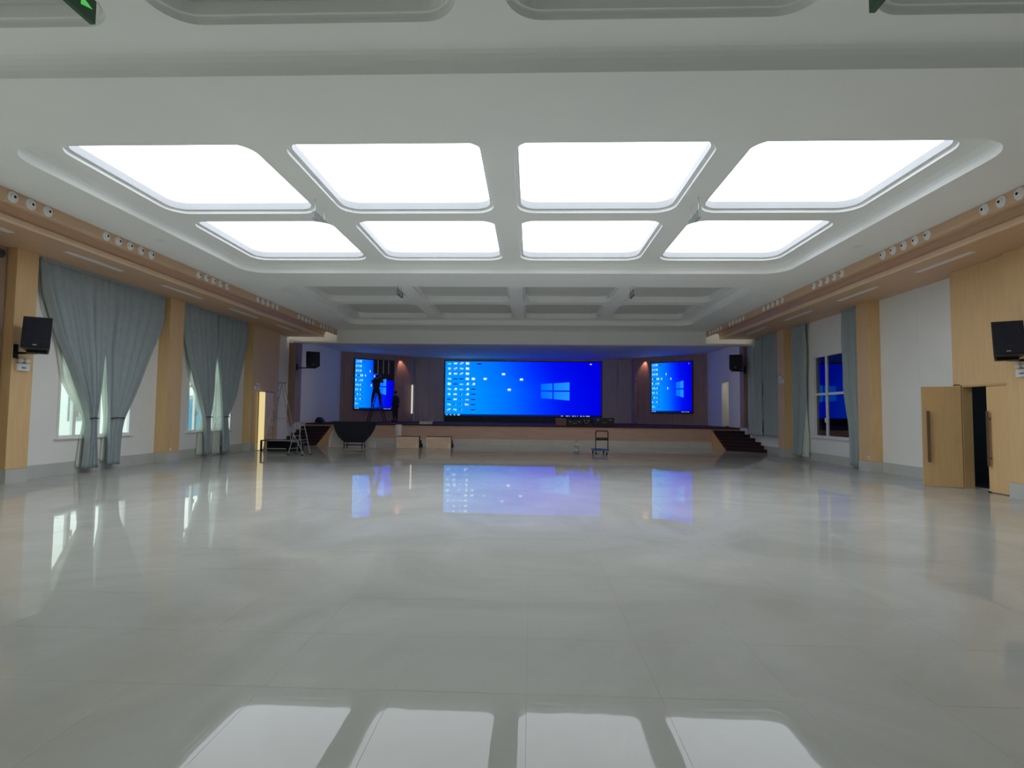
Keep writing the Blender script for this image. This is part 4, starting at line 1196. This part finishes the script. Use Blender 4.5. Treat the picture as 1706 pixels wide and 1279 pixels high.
# ------------------------------------------------------------------ people on the stage
def skin_mesh(name, joints, edges, mt, parent, sub=2):
    me = bpy.data.meshes.new(name)
    me.from_pydata([j[:3] for j in joints], edges, [])
    o = link(name, me, parent)
    me.materials.append(mt)
    sk = o.modifiers.new('skin', 'SKIN'); sk.use_smooth_shade = True
    for i, j in enumerate(joints):
        r = j[3]
        me.skin_vertices[0].data[i].radius = r if isinstance(r, tuple) else (r, r)
    me.skin_vertices[0].data[0].use_root = True
    sb = o.modifiers.new('subsurf', 'SUBSURF'); sb.levels = sub; sb.render_levels = sub
    return o
def person(label, loc, rz, pose):
    t = thing('person', label, 'person', loc, rz)
    J = pose
    # body: continuous torso, arms and legs
    P = [J['pelvis']+((.15, .11),), J['waist']+((.17, .12),), J['chest']+((.20, .13),), J['neck']+(.055,), J['headb']+(.06,)]
    E = [(0, 1), (1, 2), (2, 3), (3, 4)]
    P[0] = J['pelvis'] + ((.15, .11),)
    for s in ('l', 'r'):
        n = len(P)
        P += [J['sh'+s]+(.075,), J['el'+s]+(.055,), J['wr'+s]+(.036,)]
        E += [(2, n), (n, n+1), (n+1, n+2)]
    for s in ('l', 'r'):
        n = len(P)
        P += [J['hip'+s]+(.095,), J['kn'+s]+(.062,), J['an'+s]+(.042,), J['to'+s]+(.035,)]
        E += [(0, n), (n, n+1), (n+1, n+2), (n+2, n+3)]
    skin_mesh('body', P, E, SHIRT, t)
    # head with nose, ears, hair
    hb = Vector(J['head'])
    m = MB()
    prof = [(0.0, -0.12), (0.045, -0.115), (0.065, -0.08), (0.078, -0.02), (0.080, 0.04), (0.065, 0.095), (0.035, 0.12), (0.0, 0.125)]
    m.lathe(prof, 16, Matrix.Translation(hb) @ Matrix.Scale(1.18, 4, (0, 1, 0)))
    h = m.build('head', SKIN, t, smooth=True)
    MB().lathe([(0.016, 0.0), (0.012, 0.02), (0.0, 0.045)], 8, Matrix.Translation(hb + Vector((0, 0.085, -0.02)))).build('nose', SKIN, h)
    for s in (-1, 1):
        MB().lathe([(0.0, -0.03), (0.014, -0.02), (0.018, 0.01), (0.0, 0.03)], 8, Matrix.Translation(hb + Vector((s*0.080, 0, -0.005)))).build('ear', SKIN, h)
        MB().lathe([(0.0, -0.008), (0.010, 0), (0.0, 0.008)], 8, Matrix.Translation(hb + Vector((s*0.03, 0.088, 0.012)))).build('eye', BLACK, h)
    MB().box(hb + Vector((-0.022, 0.080, -0.065)), hb + Vector((0.022, 0.088, -0.058))).build('mouth', HAIR, h)
    MB().lathe([(0.083, -0.03), (0.088, 0.03), (0.078, 0.09), (0.045, 0.13), (0.0, 0.14)], 16, Matrix.Translation(hb + Vector((0, -0.015, 0))) @ Matrix.Scale(1.15, 4, (0, 1, 0))).build('hair', HAIR, t, smooth=True)
    # hands with five fingers
    for s in ('l', 'r'):
        wv = Vector(J['wr'+s]); el = Vector(J['el'+s]); d = (wv-el).normalized()
        side = d.cross(Vector((0, 1, 0)))
        if side.length < .2: side = d.cross(Vector((1, 0, 0)))
        side.normalize(); nrm = d.cross(side)
        pj = [tuple(wv)+(.024,), tuple(wv+d*0.05)+((.034, .018),), tuple(wv+d*0.085)+((.036, .016),)]
        pe = [(0, 1), (1, 2)]
        for k in range(4):
            a = (k-1.5)*0.018; ln = (0.062, 0.075, 0.070, 0.052)[k]
            n = len(pj)
            b0 = wv+d*0.09+side*a
            pj += [tuple(b0+d*ln*.5+nrm*0.008)+(.009,), tuple(b0+d*ln*.85+nrm*0.03)+(.008,)]
            pe += [(2, n), (n, n+1)]
        n = len(pj); sg = 1
        pj += [tuple(wv+d*0.055+side*0.045*sg+nrm*0.012)+(.011,), tuple(wv+d*0.085+side*0.06*sg+nrm*0.028)+(.009,)]
        pe += [(1, n), (n, n+1)]
        skin_mesh('hand', pj, pe, SKIN, t, 1)
    # trousers over hips and legs, shoes
    P = [tuple(Vector(J['pelvis'])+Vector((0, 0, 0.03)))+((.18, .14),)]; E = []
    for s in ('l', 'r'):
        n = len(P); P += [J['hip'+s]+(.115,), J['kn'+s]+(.085,), tuple(Vector(J['an'+s])+Vector((0, 0, .05)))+(.058,)]
        E += [(0, n), (n, n+1), (n+1, n+2)]
    skin_mesh('trousers', P, E, TROUS, t)
    for s in ('l', 'r'):
        a = Vector(J['an'+s]); b = Vector(J['to'+s])
        dd = (b-a); dd.z = 0; dd.normalize()
        ang = math.atan2(dd.y, dd.x)
        mm = Matrix.Translation((a.x, a.y, b.z-0.035)) @ Matrix.Rotation(ang, 4, 'Z')
        MB().bbox((-0.07, -0.045, 0), (0.20, 0.045, 0.08), 0.025, mm).build('shoe', BLACK, t)
    return t
stand = dict(pelvis=(0, 0, .96), waist=(0, 0, 1.10), chest=(0, 0, 1.36), neck=(0, 0, 1.52), headb=(0, .01, 1.58), head=(0, .02, 1.68),
             shl=(-.19, 0, 1.44), ell=(-.24, -.02, 1.14), wrl=(-.20, .10, .92), shr=(.19, 0, 1.44), elr=(.24, -.02, 1.14), wrr=(.22, .08, .90),
             hipl=(-.09, 0, .90), knl=(-.10, .02, .50), anl=(-.10, -.02, .09), tol=(-.10, .12, .035),
             hipr=(.09, 0, .90), knr=(.11, .02, .50), anr=(.12, -.02, .09), tor=(.13, .12, .035))
person('person in dark clothes standing on the stage right of the ladder', (-7.40, 31.6, ZST+.002), radians(60), stand)
climb = dict(pelvis=(0, 0, .96), waist=(0, .02, 1.10), chest=(0, .05, 1.34), neck=(0, .07, 1.52), headb=(0, .09, 1.58), head=(0, .12, 1.67),
             shl=(-.20, .05, 1.46), ell=(-.34, .20, 1.40), wrl=(-.16, .40, 1.66), shr=(.20, .05, 1.46), elr=(.34, .20, 1.38), wrr=(.14, .40, 1.68),
             hipl=(-.09, 0, .90), knl=(-.22, .10, .52), anl=(-.24, .0, .09), tol=(-.24, .14, .035),
             hipr=(.09, 0, .90), knr=(.22, .12, .54), anr=(.24, .0, .09), tor=(.24, .14, .035))
person('person in dark clothes standing on the ladder, working on the left side screen', (-8.35, 30.88, ZST+0.90), 0.0, climb)

# ------------------------------------------------------------------ outside the left windows
m = MB().box((-60, -20, -0.3), (-XW-0.3, 60, -0.12)); o = m.build('ground_outside', OUTGROUND); o['kind'] = 'structure'
t = thing('building', 'pale building with grey windows outside the left windows', 'building', (-24, 22, -0.12))
MB().box((-3, -16, 0), (0, 22, 4.2)).build('wall', OUTWALL, t)
for k in range(12):
    MB().box((-0.05, -15+k*3, 1.0), (0.03, -13.2+k*3, 2.7)).build('window', OUTGLASS, t)
t = thing('site_screen', 'blue sheet panel outside the farther left window', 'panel', (-13.2, 22.3, -0.12))
MB().bbox((-0.03, -2.2, 0.3), (0.03, 3.6, 2.1), 0.01).build('sheet', OUTBLUE, t)
for y in (-2.1, 0.7, 3.5): MB().tube([(0.05, y, 0), (0.05, y, 2.2)], 0.03, 8).build('post', STEEL, t)
